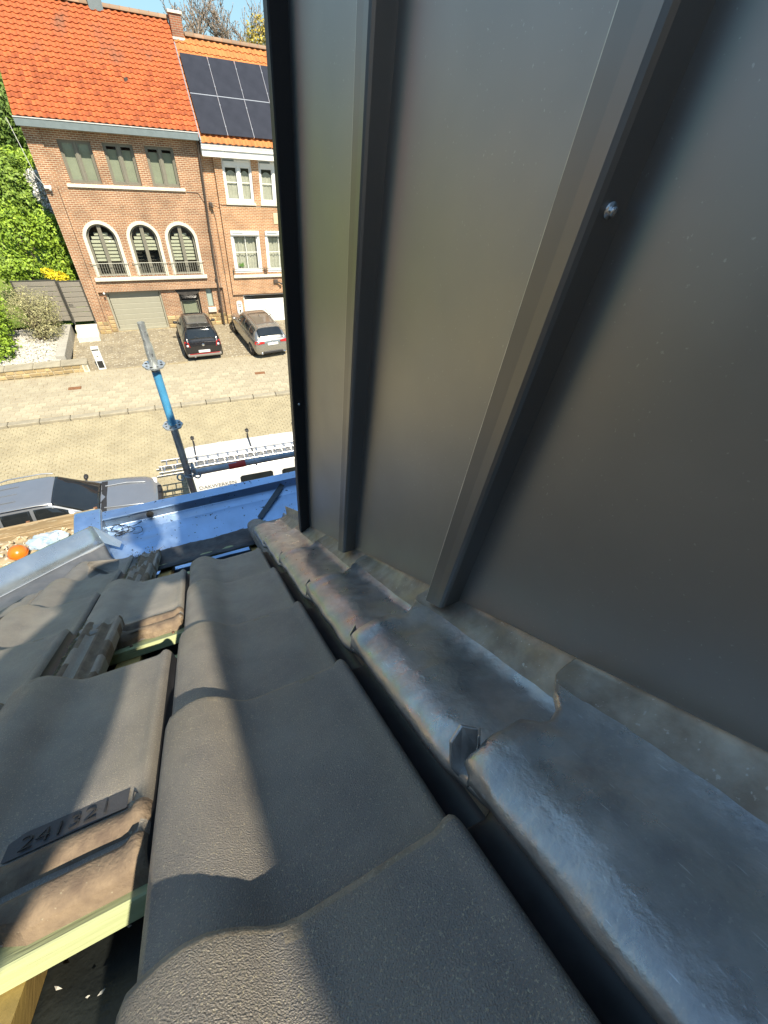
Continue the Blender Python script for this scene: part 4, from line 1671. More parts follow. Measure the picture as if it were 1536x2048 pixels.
# eave, roof, panels
EAV2, RDG2 = (24.60, 7.80), (28.10, 10.90)
mb = MB()
mb.box(3.31, X2 + .1, 24.55, 24.95, 7.36, 7.60, .01)
mb.box(3.31, X2 + .1, 24.50, 24.90, 7.60, 7.70, .01)
mb.build('fascia', M_white, h2)
mb = MB()
mb.grid([[(3.31 + x, 24.50, 7.70), (3.31 + x, 24.50, 7.74), (3.31 + x, 24.60, 7.76), (3.31 + x, 24.72, 7.86)] for x in (0, 3.2, X2 + .1 - 3.31)])
mb.build('gutter_lining', M_zincw, h2)
slab(h2, 3.34, X2 + .1, (24.66, 7.76), (28.10, 10.82), .1, M_orange2)
slab(h2, 3.34, X2 + .1, (31.8, 7.50), (28.10, 10.82), .1, M_orange2)
tiled_slope(h2, 3.36, 25, .252, EAV2, RDG2, 14, M_orange2)
ridge_caps(h2, 3.85, X2 + .12, (28.10, 10.93), 15, M_ridge)
ang2 = math.atan2(RDG2[1] - EAV2[1], RDG2[0] - EAV2[0])
pvm = MB()
pvm.box(0, 1.09, 0, 1.70, 0, .035, .003)
pv = pvm.mesh('solar_panel', M_solar)
clampm = MB()
clampm.box(-.012, .012, 0, 1.70, .0, .034)
for yy in (.35, 1.3):
    clampm.box(-.02, .02, yy, yy + .06, .034, .046)
clm = clampm.mesh('panel_rail', M_alu)
cs, sn = math.cos(ang2), math.sin(ang2)
def r2(x, s, w):
    return Vector((x, EAV2[0] + s * cs - w * sn, EAV2[1] + s * sn + w * cs))
for rI in range(2):
    for cI in range(5):
        place('solar_panel', pv, h2, r2(3.42 + cI * 1.14, .30 + rI * 1.76, .11), (ang2, 0, 0))
        if cI < 4:
            place('panel_rail', clm, h2, r2(3.42 + cI * 1.14 + 1.115, .30 + rI * 1.76, .11), (ang2, 0, 0))
mb = MB()
a, b = r2(3.42, 2.03, .125), r2(3.42 + 5.7, 2.03, .125)
mb.bar(a, b, .04, .03, (0, -sn, cs))
mb.build('panel_rail', M_alu, h2)
mb = MB()                                             # verge flashing against the taller house
mb.bar(r2(3.33, -.02, .10), r2(3.33, 4.2, .10), .05, .10, (0, -sn, cs))
mb.build('verge_flashing', M_zincd, h2)
# ================================================================== GARDEN, SHRUBS, TREES
def leaf_mat(name, c1, c2, scale=3.0):
    m = mat(name, c1, .55, col2=c2, scale=scale, speck=tuple(min(1, x * 1.7) for x in c2), speck_scale=9, speck_amt=.06, spec=.3)
    b = m.node_tree.nodes['Principled BSDF']
    b.inputs['Transmission Weight'].default_value = 0.0
    return m
M_leafA = leaf_mat('bright_green_leaf', (.125, .22, .024), (.28, .40, .04))
M_leafB = leaf_mat('mid_green_leaf', (.09, .17, .025), (.21, .30, .045))
M_leafC = leaf_mat('dark_green_leaf', (.06, .115, .025), (.15, .22, .04))
M_leafO = leaf_mat('grey_olive_leaf', (.22, .22, .10), (.40, .37, .19))
M_leafY = leaf_mat('yellow_flower', (.55, .42, .01), (.70, .58, .03))
M_leafW = leaf_mat('white_blossom', (.50, .48, .44), (.68, .66, .62))
M_twig = mat('grey_brown_bark', (.13, .10, .075), .9, var=.3, scale=14)
M_gravel = mat('white_gravel_stone', (.52, .50, .44), .85, col2=(.30, .28, .25), scale=9, speck=(.7, .68, .62), speck_scale=14, speck_amt=.1)

def leaves(mb, c, rad, n, size, rg, shell=.55, lump=.28, asp=.5, up=.25, seed=0):
    c = Vector(c)
    for _ in range(n):
        d = Vector((rg.gauss(0, 1), rg.gauss(0, 1), rg.gauss(0, 1))).normalized()
        l = 1 + lump * noise.noise(d * 2.1 + Vector((seed, seed * 2, 0))) * 1.6 + .12 * noise.noise(d * 6 + Vector((0, seed, 0)))
        r = l * (shell + (1 - shell) * rg.random() ** .5)
        p = c + Vector((d.x * rad[0], d.y * rad[1], d.z * rad[2])) * r
        nrm = (d + Vector((rg.gauss(0, .6), rg.gauss(0, .6), rg.gauss(0, .6) + up))).normalized()
        t = nrm.cross(Vector((rg.gauss(0, 1), rg.gauss(0, 1), rg.gauss(0, 1)))).normalized()
        b = nrm.cross(t)
        s = size * rg.uniform(.6, 1.3)
        mb.quad(p - t * s, p - b * s * asp, p + t * s, p + b * s * asp)

def shrub(name, base, blobs, n, size, m, label, cat='shrub', group=None, seed=1, stems=3, asp=.55, shell=.5):
    """blobs: (centre, radii)"""
    rg = random.Random(seed)
    t = thing(name, base, label, cat, group)
    mb = MB()
    vol = [b[1][0] * b[1][1] + b[1][0] * b[1][2] + b[1][1] * b[1][2] for b in blobs]
    tot = sum(vol)
    for q, (c, r) in enumerate(blobs):
        leaves(mb, c, r, int(n * vol[q] / tot), size, rg, shell=shell, seed=seed * 3.7 + q, asp=asp)
    mb.build('crown', m, t, fix=False)
    mb = MB()
    for q in range(stems):
        c, r = blobs[q % len(blobs)]
        b0 = Vector(base) + Vector((rg.uniform(-.15, .15), rg.uniform(-.1, .1), 0))
        c = Vector(c)
        mid = (b0 + c) / 2 + Vector((rg.uniform(-.2, .2), rg.uniform(-.2, .2), 0))
        mb.tube([b0, mid, c], [.05, .035, .015], 6)
        for w in range(4):
            e = c + Vector((rg.uniform(-.8, .8) * r[0], rg.uniform(-.8, .8) * r[1], rg.uniform(-.3, .8) * r[2]))
            mb.tube([mid, (mid + e) / 2 + Vector((0, 0, .05)), e], [.025, .016, .006], 5)
    mb.build('trunk', M_twig, t)
    return t

# lawn rising behind the fence
M_lawn = mat('mown_lawn', (.10, .17, .02), .9, col2=(.17, .23, .03), scale=1.5, bump=.02, bscale=14)
mb = MB()
mb.sm = True
rows = []
for i in range(26):
    y = 25.3 + i * 1.3
    rows.append([(-3.02 - 34 * (j / 16) ** 1.4, y, .45 + max(0, (y - 25.5)) * .17 + .25 * noise.noise(Vector((j * .5, i * .4, 2))) * min(1, i / 3)) for j in range(17)])
mb.grid(rows)
mb.build('garden_slope', M_lawn, kind='structure')
mb = MB()
mb.sm = True
rows = []
for i in range(30):
    y = 36 + i * 9
    rows.append([(-140 + 280 * j / 24, y, min(6.2, (y - 36) * .05) + 1.0 * noise.noise(Vector((j * .3, i * .3, 5)))) for j in range(25)])
mb.grid(rows)
mb.build('hillside', M_lawn, kind='structure')

shrub('shrub', (-3.85, 27.4, .6), [(at(112, 470, 27.2), (.95, .9, .85)), (at(122, 520, 26.9), (.75, .7, .8)), (at(90, 440, 27.5), (.7, .7, .5)), (at(135, 555, 26.6), (.5, .5, .6))], 5200, .075, M_leafA,
      'bright green bush against the brick house, behind the grey fence', seed=2, group='garden bushes')
shrub('shrub', (-5.7, 27.2, .6), [(at(40, 470, 27.2), (1.0, .9, .8)), (at(20, 530, 26.8), (1.0, .8, .9)), (at(55, 535, 26.6), (.6, .6, .55)), (at(10, 430, 27.6), (.8, .8, .6))], 5200, .075, M_leafA,
      'rounded mid green bush left of the dark gap, behind the fence', seed=3, group='garden bushes')
shrub('shrub', (-5.6, 30.5, 1.3), [(at(40, 385, 30.5), (1.4, 1.1, 1.0)), (at(5, 350, 31), (1.2, 1.1, 1.0)), (at(75, 410, 30), (.9, .8, .7))], 5600, .085, M_leafB,
      'darker leafy bush on the slope above the bright ones', seed=4, group='garden bushes')
shrub('blossom_shrub', (-3.5, 28.3, .8), [(at(86, 385, 28.6), (.42, .4, .5)), (at(104, 430, 28.0), (.32, .35, .6)), (at(72, 355, 29), (.4, .4, .35))], 1500, .06, M_leafW,
      'white flowering shrub along the side of the brick house', seed=5)
shrub('flower_shrub', (-3.9, 26.1, .6), [(at(112, 552, 26.0), (.42, .3, .22)), (at(95, 545, 26.1), (.25, .25, .2)), (at(128, 556, 25.9), (.22, .2, .15))], 800, .05, M_leafY,
      'low yellow flowering shrub just above the fence top', seed=6)
shrub('shrub', (-7.2, 33, 1.8), [(at(25, 320, 33), (1.5, 1.0, .55)), (at(60, 330, 33), (.9, .8, .5))], 2600, .09, M_leafA,
      'low yellow green bush on the lawn below the tall tree', seed=7, group='garden bushes')
shrub('tree', (-9.0, 37, 2.4), [(at(15, 225, 37), (1.6, 1.4, 1.9)), (at(45, 265, 36.5), (1.3, 1.2, 1.4)), (at(-15, 270, 37), (1.8, 1.5, 2.0))], 6500, .11, M_leafC,
      'dark green tree at the left edge, below the orange roof', cat='tree', seed=8, stems=4)
shrub('hedge', (-7.0, 23.3, .3), [((-6.75, 22.6, 1.3), (.75, .8, 1.4)), ((-6.95, 23.9, 1.7), (.85, .9, 1.8)), ((-7.4, 25.0, 1.9), (1.0, .9, 2.0)), ((-6.5, 22.2, .85), (.45, .5, .8))], 8500, .07, M_leafA,
      'tall clipped hedge at the left edge beside the gravel bed', cat='hedge', seed=9)
shrub('olive_shrub', (-5.35, 23.9, .35), [((-5.15, 24.0, 1.55), (1.0, .85, 1.05)), ((-4.95, 23.8, .95), (.8, .7, .6)), ((-5.6, 24.2, 1.95), (.8, .7, .75)), ((-4.65, 24.1, 1.75), (.65, .5, .75))], 7200, .055, M_leafO,
      'grey green feathery shrub standing in the white gravel', seed=10, asp=.22, shell=.15, stems=6)
for i, (x, y, r) in enumerate(((-9.5, 22.8, 1.5), (-12.2, 23.2, 1.7), (-15.0, 23, 1.6))):
    shrub('hedge', (x, y, .3), [((x, y, 1.2), (r, 1.0, 1.5)), ((x + .6, y + .5, 1.9), (r * .7, .9, 1.0))], 3000, .11, M_leafB, ('first trimmed hedge left of the clipped one', 'middle one of the trimmed hedges further left', 'farthest left trimmed hedge on the pavement')[i], cat='hedge', seed=20 + i, group='hedges left of the frame')

M_bare = mat('pale_bare_bark', (.30, .235, .18), .9, var=.25, scale=6)
# bare trees behind the second roof
def bare_tree(base, h, seed, label):
    rg = random.Random(seed)
    t = thing('bare_tree', base, label, 'tree', 'bare trees behind the roofs')
    mb = MB()
    tw = MB()
    def grow(p, d, l, r, lev):
        n = 4
        pts, rs = [p], [r]
        for i in range(n):
            d = (d + Vector((rg.gauss(0, .13), rg.gauss(0, .13), rg.gauss(.05, .08)))).normalized()
            p = p + d * l / n
            pts.append(p)
            rs.append(max(.022, r) * (1 - .5 * (i + 1) / n))
        (mb if lev < 2 else tw).tube(pts, rs, 6 if lev < 2 else 4)
        if lev >= 2:
            for q in pts[1:]:                         # buds
                for _ in range(2):
                    v = Vector((rg.gauss(0, 1), rg.gauss(0, 1), rg.gauss(0, 1))).normalized()
                    e = q + v * .10
                    s = v.cross(Vector((0, 0, 1))).normalized() * .03
                    tw.quad(q, (q + e) / 2 + s, e, (q + e) / 2 - s)
        if lev < 3:
            for i in range(1, n + 1):
                for _ in range(2 if lev else 3):
                    sd = Vector((rg.gauss(0, 1), rg.gauss(0, 1), 0)).normalized()
                    grow(pts[i], (d * .75 + sd * rg.uniform(.35, .75)).normalized(), l * rg.uniform(.38, .6), rs[i] * .55, lev + 1)
    grow(Vector(base), Vector((rg.uniform(-.06, .06), 0, 1)), h * .62, .16, 0)
    mb.build('trunk', M_bare, t)
    tw.build('twigs', M_bare, t, fix=False)
for px, top, Y, sd, lb in ((398, 20, 44, 31, 'leafless tree just right of the brick chimney'), (440, 18, 46, 32, 'leafless tree over the middle of the solar panels'), (486, 8, 45, 33, 'tallest leafless tree behind the second roof'), (530, 60, 47, 34, 'leafless tree beside the golden shrub, near the dormer edge')):
    b = at(px, 150, Y)
    tp = at(px, top, Y)
    bare_tree((b.x, Y, 5.0), (tp.z - 5.0) * 1.05, sd, lb)
c = at(535, 85, 42)
shrub('golden_tree', (c.x, 42, 5.0), [(c, (1.5, 1.0, 1.3)), (c + Vector((-1.2, .2, -.9)), (1.3, 1.0, .8))], 2600, .10, leaf_mat('golden_spring_leaf', (.28, .22, .03), (.38, .30, .06)),
      'golden green budding tree behind the second roof', cat='tree', seed=41, shell=.2)

# fence and gate of horizontal boards
M_fence = mat('taupe_fence_board', (.235, .215, .18), .6, var=.06, scale=5)
M_fencep = mat('dark_fence_post', (.06, .058, .052), .55, var=.1, scale=6)
def board_fence(name, x0, x1, y, z0, z1, n, label, cat):
    t = thing(name, ((x0 + x1) / 2, y, z0), label, cat)
    me = MB()
    w = x1 - x0 - .12
    h = (z1 - z0 - .10) / n
    me.box(-w / 2, w / 2, -.015, .015, .010, h - .012, .008)
    bm_ = me.mesh('fence_board', M_fence)
    for k in range(n):
        place('board', bm_, t, ((x0 + x1) / 2, y, z0 + .05 + k * h))
    for x in (x0 + .03, x1 - .03):
        mb = MB()
        mb.box(x - .03, x + .03, y - .03, y + .03, z0 - .05, z1 + .01, .005)
        mb.build('post', M_fencep, t)
    mb = MB()
    mb.box(x0 + .06, x1 - .06, y - .022, y + .022, z1 - .05, z1, .004)
    mb.build('top_rail', M_fencep, t)
    return t
board_fence('fence_panel', -5.75, -4.02, 25.25, .60, 2.50, 8, 'grey board fence panel behind the feathery grey shrub', 'fence')
gt = board_fence('garden_gate', -3.98, -3.04, 25.05, .60, 2.50, 8, 'grey board gate at the top of the two pale steps', 'gate')
mb = MB()
mb.tube([(-3.86, 25.0, 1.5), (-3.86, 24.96, 1.5), (-3.70, 24.96, 1.5)], .014, 6)
mb.build('handle', M_fencep, gt)
mb = MB()
mb.box(-3.96, -3.03, 24.55, 25.02, 0.005, .52, .012)
mb.build('step', M_cream, None)
o = bpy.data.objects['step']
o.name = 'upper_step'
tag(o, 'upper pale stone step under the grey gate', 'step', 'steps to the gate')
mb = MB()
mb.box(-3.97, -3.03, 24.12, 24.545, .005, .27, .012)
tag(mb.build('lower_step', M_cream), 'lower pale stone step in front of the gate', 'step', 'steps to the gate')

# low grey wall along the drive, gravel, front wall of stones with a cap
mb = MB()
mb.prism([(-4.50, 25.1, 0), (-4.14, 25.1, 0), (-4.14, 25.1, .55), (-4.50, 25.1, .55)], (-.16, -3.45, 0))
o = mb.build('low_wall', mat('grey_plaster', (.36, .345, .30), .8, var=.1, scale=3, bump=.001, bscale=60))
tag(o, 'low smooth grey wall between gravel bed and driveway', 'wall')
bevel(o, .01, 2)
mb = MB()
rg = random.Random(12)
def pebble(mb, c, r):
    a = rg.uniform(0, 6)
    ca, sa = math.cos(a), math.sin(a)
    V = []
    for x, y, z in ((1, 0, 0), (0, 1, 0), (-1, 0, 0), (0, -1, 0)):
        X, Y = x * r * rg.uniform(.7, 1.25), y * r * rg.uniform(.6, 1.0)
        V.append((c[0] + X * ca - Y * sa, c[1] + X * sa + Y * ca, c[2] + rg.uniform(-.2, .2) * r))
    V.append((c[0] + rg.uniform(-.3, .3) * r, c[1] + rg.uniform(-.3, .3) * r, c[2] + r * rg.uniform(.5, .9)))
    mb.add(V, [(0, 1, 4), (1, 2, 4), (2, 3, 4), (3, 0, 4)])
for _ in range(5200):
    x, y = rg.uniform(-7.2, -4.5), rg.uniform(21.45, 25.2)
    pebble(mb, (x, y, .36 + .02 * rg.random()), rg.uniform(.03, .065))
gb = MB()
gb.box(-9, -4.5, 21.3, 25.3, -.1, .355)
gbed = gb.build('gravel_bed', M_soil, kind='structure')
mb.build('gravel', M_gravel, gbed, kind='stuff', fix=False)
fw = thing('garden_wall', (-6.5, 21.2, 0), 'low yellow stone garden wall with grey cap along the pavement', 'wall')
mb = MB()
mb.box(-13, -3.50, 21.02, 21.40, 0, .36)
mb.build('wall_core', M_mort, fw)
stones(fw, -8.6, -3.70, .0, .355, 21.022, 2, 30, lo=.18, hi=.50)
mb = MB()
frame_rect(mb, -3.72, -3.50, .0, .36, 21.02, .05, .015)
mb.build('end_frame', M_cream, fw)
cp = MB()
cp.box(-.495, .495, -.25, .25, 0, .07, .012)
cpm = cp.mesh('cap_stone', mat('grey_cap_stone', (.30, .27, .20), .85, var=.15, scale=4, obj_var=.1, bump=.001, bscale=50))
for k in range(9):
    place('cap_stone', cpm, fw, (-3.98 - k * 1.0, 21.22, .362))
# intercom pillar
ic = thing('intercom_pillar', (-2.98, 21.15, 0), 'slim white metal letterbox pillar with dark screen at the end of the stone wall', 'letterbox')
mb = MB()
mb.box(-3.16, -2.86, 21.06, 21.22, 0, 1.02, .012)
mb.build('body', M_white, ic)
mb = MB()
mb.box(-3.12, -2.90, 21.045, 21.06, .10, .42, .003)
mb.build('screen', M_dark, ic)
mb = MB()
mb.box(-3.14, -2.88, 21.045, 21.06, .90, .95, .003)
mb.build('letter_slot', M_dark, ic)
mb = MB()
mb.lathe([(0, -.012), (.045, -.012), (.05, 0)], (-3.01, 21.058, .66), 14, 'y')
mb.build('call_button', M_alu, ic)

# ================================================================== VEHICLES
M_tyre = mat('tyre_rubber', (.018, .018, .018), .85)
M_rim = mat('alloy_rim', (.35, .35, .36), .35, metal=.8)
M_cglass = mat('dark_car_glass', (.015, .018, .02), .04, spec=.8, var=.2, scale=2)
M_red = mat('red_lamp_lens', (.42, .012, .012), .15, coat=.5)
M_clear = mat('clear_lamp_lens', (.62, .62, .62), .12, coat=.6, var=.1, scale=20)
M_plate_w = mat('white_number_plate', (.75, .75, .72), .4)
M_plast = mat('black_plastic', (.022, .022, .024), .6)
M_chrome = mat('chrome', (.7, .7, .7), .1, metal=1.0)
def car_paint(name, c, metal=.4):
    return mat(name, c, .26, metal=metal, coat=.7, var=.03, scale=3)

def interp(tab, x):
    """smooth interpolation through a table of (x, a, b, ...)"""
    if x <= tab[0][0]:
        return tab[0][1:]
    if x >= tab[-1][0]:
        return tab[-1][1:]
    for i in range(len(tab) - 1):
        if tab[i][0] <= x <= tab[i + 1][0]:
            break
    a, b = tab[i], tab[i + 1]
    p, q = tab[max(0, i - 1)], tab[min(len(tab) - 1, i + 2)]
    h = b[0] - a[0]
    t = (x - a[0]) / h
    out = []
    for k in range(1, len(a)):
        def sl(u, v):
            return (v[k] - u[k]) / (v[0] - u[0]) if v[0] > u[0] else 0
        d0, d1, d2 = sl(p, a) if p is not a else sl(a, b), sl(a, b), sl(b, q) if q is not b else sl(a, b)
        m0 = 0 if d0 * d1 <= 0 else 2 * d0 * d1 / (d0 + d1)
        m1 = 0 if d1 * d2 <= 0 else 2 * d1 * d2 / (d1 + d2)
        out.append((2 * t ** 3 - 3 * t * t + 1) * a[k] + (t ** 3 - 2 * t * t + t) * h * m0 + (-2 * t ** 3 + 3 * t * t) * b[k] + (t ** 3 - t * t) * h * m1)
    return tuple(out)

class Car:
    """low: (x, half width, bottom, top);  cab: (x, belt half width, belt z, roof half width, roof z)"""
    def __init__(s, t, low, cab, paint):
        s.t, s.low, s.cab, s.paint = t, low, cab, paint
    def P(s, x, v):
        """point on the cabin: v = 0 belt left .. 1 belt right"""
        bw, bz, rw, rz = interp(s.cab, x)
        sgn = 1 if v < .5 else -1
        w = min(v, 1 - v) * 2                       # 0 belt, 1 centre line
        K = [(0, bw, bz), (.30, bw + (rw - bw) * .55, bz + (rz - bz) * .60), (.48, rw + .012, rz - .05 - (.03 if rz - bz > .2 else 0)), (.58, rw - .05, rz - .012), (.70, rw * .75, rz + .006), (1, 0, rz + .018)]
        y, z = interp(K, w)
        return Vector((x, y * sgn, max(z, bz - .02)))
    def L(s, x, v):
        hw, zb, zt = interp(s.low, x)
        sgn = 1 if v < .5 else -1
        w = min(v, 1 - v) * 2
        h = zt - zb
        K = [(0, 0.0, zb), (.22, hw * .86, zb), (.30, hw * .965, zb + h * .16), (.45, hw, zb + h * .45), (.60, hw * .985, zb + h * .78), (.68, hw * .95, zb + h * .92), (.76, hw * .86, zt - .008), (1, 0, zt + .02)]
        y, z = interp(K, w)
        return Vector((x, y * sgn, z))
    def body(s, nx=44):
        mb = MB()
        mb.sm = True
        x0, x1 = s.low[0][0], s.low[-1][0]
        xs = [x0 + (x1 - x0) * (.5 - .5 * math.cos(math.pi * i / nx)) for i in range(nx + 1)]
        mb.grid([[s.L(x, j / 40) for j in range(41)] for x in xs])
        for x in (x0, x1):
            mb.add([s.L(x, j / 40) for j in range(40)], [tuple(range(40))])
        c0, c1 = s.cab[0][0], s.cab[-1][0]
        mb.grid([[s.P(c0 + (c1 - c0) * i / nx, j / 40) for j in range(41)] for i in range(nx + 1)])
        s.b = mb.build('body', s.paint, s.t, local=True)
        return s.b
    def patch(s, name, fn, x0, x1, v0, v1, m, off=.008, nx=10, nv=14, xr=None, par=None):
        """a panel that follows the surface; xr(v) may give the x range at v"""
        mb = MB()
        mb.sm = True
        rows = []
        for i in range(nx + 1):
            row = []
            for j in range(nv + 1):
                v = v0 + (v1 - v0) * j / nv
                a, b = xr(v) if xr else (x0, x1)
                x = a + (b - a) * i / nx
                p = fn(x, v)
                e = .004
                dx = fn(x + e, v) - fn(x - e, v)
                dv = fn(x, min(1, v + e)) - fn(x, max(0, v - e))
                n = dx.cross(dv)
                if n.length > 1e-9:
                    n.normalize()
                    if n.dot(Vector((0, p.y, p.z - .6))) < 0:
                        n = -n
                row.append(p + n * off)
            rows.append(row)
        mb.grid(rows)
        o = mb.build(name, m, par or s.t, local=True)
        so_ = o.modifiers.new('sol', 'SOLIDIFY')
        so_.thickness = .006
        so_.offset = -1
        return o
    def wheel(s, x, y, r=.31, w=.20):
        sg = 1 if y > 0 else -1
        mb = MB()
        mb.lathe([(r * 1.13, 0), (r * 1.13, .012), (0, .012)], (x, y + sg * .0, r), 24, 'y')
        mb.build('wheel_arch', M_plast, s.t, local=True)
        mb = MB()
        pr = [(r * .62, -w / 2), (r * .93, -w / 2), (r, -w * .38), (r, w * .38), (r * .93, w / 2), (r * .62, w / 2)]
        mb.lathe(pr, (x, y - sg * .06, r), 24, 'y')
        ty = mb.build('wheel', M_tyre, s.t, local=True)
        mb = MB()
        yy = y - sg * .06 + sg * w * .46
        mb.lathe([(r * .64, -sg * .02), (r * .60, 0), (r * .55, -sg * .03), (0, -sg * .03)], (x, yy, r), 24, 'y')
        for k in range(5):
            a = 2 * math.pi * k / 5
            mb.bar((x, yy, r), (x + math.cos(a) * r * .58, yy, r + math.sin(a) * r * .58), .05, .02, (0, 1, 0))
        mb.build('rim', M_rim, ty, local=True)
    def block(s, name, x0, x1, y0, y1, z0, z1, m, b=.01, par=None):
        mb = MB()
        mb.box(x0, x1, y0, y1, z0, z1, b)
        return mb.build(name, m, par or s.t, local=True)
    def mirror(s, x, y, z, m):
        sg = 1 if y > 0 else -1
        mb = MB()
        mb.lathe([(0, -.09), (.05, -.08), (.075, -.03), (.08, .03), (.06, .085), (0, .095)], (0, 0, 0), 12, 'y')
        mb.v = [(x + p[0] * .8, y + sg * .09 + p[1], z + p[2] * .85) for p in mb.v]
        mb.bar((x, y - sg * .05, z - .04), (x, y + sg * .06, z - .03), .05, .03)
        return mb.build('mirror', m, s.t, local=True)

# black hatchback, tail towards us
t = thing('hatchback', (1.42, 22.60, .02), 'small black hatchback parked tail out in front of the house door', 'car', 'cars across the street', R(90 + .5))
P_black = car_paint('black_car_paint', (.014, .014, .017), .2)
c = Car(t, [(-1.75, .62, .34, .50), (-1.72, .76, .28, .80), (-1.64, .83, .23, .98), (-1.3, .86, .20, 1.0), (0, .865, .19, .99), (.9, .86, .19, .97), (1.3, .83, .20, .90), (1.62, .74, .24, .78), (1.75, .58, .32, .56)],
        [(-1.70, .70, .93, .60, .95), (-1.62, .76, .95, .62, 1.10), (-1.38, .80, .97, .585, 1.44), (-1.0, .82, .97, .59, 1.51), (-.2, .82, .96, .60, 1.55), (.30, .82, .95, .58, 1.50), (.62, .80, .94, .60, 1.30), (1.12, .74, .91, .66, .93)], P_black)
c.body()
c.patch('rear_window', c.P, -1.655, -1.40, .235, .765, M_cglass, .010)
c.patch('windscreen', c.P, .36, 1.08, .27, .73, M_cglass, .008)
c.patch('sunroof', c.P, -1.02, .12, .335, .665, mat('smoked_roof_glass', (.10, .095, .085), .1, spec=.8), .008)
for a, b in ((.035, .215), (.965, .785)):
    c.patch('side_window', c.P, -.35, .42, a, b, M_cglass, .006)
    c.patch('side_window', c.P, -1.25, -.41, a, b, M_cglass, .006)
for y in (.84, -.84):
    c.wheel(1.12, y, .29)
    c.wheel(-1.12, y, .29)
c.mirror(.55, .82, 1.02, M_plast)
c.mirror(.55, -.82, 1.02, M_plast)
for s_ in (1, -1):
    mb = MB()
    mb.add([(-1.715, s_ * .58, .70), (-1.66, s_ * .80, .72), (-1.62, s_ * .79, .96), (-1.68, s_ * .62, .93)], [(0, 1, 2, 3)])
    o = mb.build('tail_light', M_red, t, local=True)
    m_ = o.modifiers.new('sol', 'SOLIDIFY')
    m_.thickness = .05
    m_.offset = 0
    c.block('lamp_centre', -1.765, -1.70, s_ * .64 if s_ > 0 else s_ * .74, s_ * .74 if s_ > 0 else s_ * .64, .74, .83, M_clear, .02, par=o)
c.block('number_plate', -1.80, -1.77, -.26, .26, .46, .57, M_plate_w, .004)
c.block('rear_bumper', -1.80, -1.62, -.78, .78, .24, .40, mat('grey_plastic', (.20, .19, .17), .6), .05)
c.block('bumper_reflector', -1.81, -1.78, -.70, .70, .395, .415, M_red, .006)
mb = MB()
mb.lathe([(0, -.006), (.055, -.006), (.06, .004)], (-1.755, 0, .80), 14, 'x')
mb.build('badge', M_chrome, t, local=True)
mb = MB()
mb.tube([(-1.69, 0, .98), (-1.66, .05, 1.06), (-1.60, .30, 1.16)], .010, 5)
mb.build('wiper', M_plast, t, local=True)
c.block('brake_light', -1.40, -1.34, -.15, .15, 1.49, 1.515, M_red, .006)
c.block('spoiler', -1.46, -1.15, -.55, .55, 1.50, 1.53, P_black, .012)
c.block('exhaust', -1.82, -1.72, .42, .50, .235, .295, M_chrome, .02)

# silver estate car
t = thing('estate_car', (4.42, 22.55, .02), 'silver grey estate car parked tail out in front of the white garage door', 'car', 'cars across the street', R(90 + 6))
P_silver = car_paint('silver_car_paint', (.36, .355, .33), .75)
c = Car(t, [(-2.20, .60, .36, .58), (-2.17, .78, .30, .84), (-2.05, .86, .24, .98), (-1.5, .905, .20, .98), (0, .91, .18, .96), (1.2, .91, .18, .92), (1.75, .87, .20, .84), (2.1, .74, .26, .72), (2.22, .55, .34, .56)],
        [(-2.08, .74, .95, .62, .96), (-1.98, .80, .96, .60, 1.10), (-1.68, .84, .96, .57, 1.37), (-1.2, .86, .95, .57, 1.43), (-.2, .86, .94, .59, 1.46), (.35, .85, .93, .58, 1.42), (.75, .82, .92, .62, 1.20), (1.22, .76, .90, .68, .92)], P_silver)
c.body()
c.patch('rear_window', c.P, -2.0, -1.70, .225, .775, M_cglass, .010)
c.patch('windscreen', c.P, .42, 1.18, .27, .73, M_cglass, .008)
c.patch('sunroof', c.P, -1.35, -.05, .325, .675, mat('brown_roof_glass', (.13, .10, .075), .1, spec=.8), .008)
for a, b in ((.035, .215), (.965, .785)):
    c.patch('side_window', c.P, -.30, .55, a, b, M_cglass, .006)
    c.patch('side_window', c.P, -1.05, -.36, a, b, M_cglass, .006)
    c.patch('side_window', c.P, -1.62, -1.11, a, b, M_cglass, .006)
for s_ in (1, -1):
    mb = MB()
    mb.tube([(-1.6, s_ * .60, 1.40), (-1.0, s_ * .61, 1.47), (-.1, s_ * .62, 1.49), (.3, s_ * .61, 1.46)], .015, 6)
    mb.build('roof_rail', M_alu, t, local=True)
    mb = MB()
    mb.add([(-2.185, s_ * .40, .82), (-2.185, s_ * .42, .90), (-2.09, s_ * .86, .93), (-2.06, s_ * .88, .80), (-2.16, s_ * .74, .78)], [(0, 1, 2, 3, 4)])
    o = mb.build('tail_light', M_red, t, local=True)
    m_ = o.modifiers.new('sol', 'SOLIDIFY')
    m_.thickness = .05
    m_.offset = 0
    c.block('exhaust', -2.25, -2.12, s_ * .58 - .06, s_ * .58 + .06, .29, .36, M_chrome, .03)
for y in (.885, -.885):
    c.wheel(1.35, y, .32)
    c.wheel(-1.42, y, .32)
c.mirror(.75, .86, 1.0, P_silver)
c.mirror(.75, -.86, 1.0, P_silver)
c.block('number_plate', -2.235, -2.20, -.27, .27, .72, .83, M_plate_w, .004)
c.block('diffuser', -2.235, -2.10, -.50, .50, .30, .43, M_plast, .03)
mb = MB()
mb.lathe([(0, -.006), (.04, -.006), (.045, .004)], (-2.195, 0, .90), 14, 'x')
mb.build('badge', M_chrome, t, local=True)
mb = MB()
mb.box(-.55, -.38, -.02, .02, 1.46, 1.53, .015)
mb.build('roof_aerial', P_silver, t, local=True)

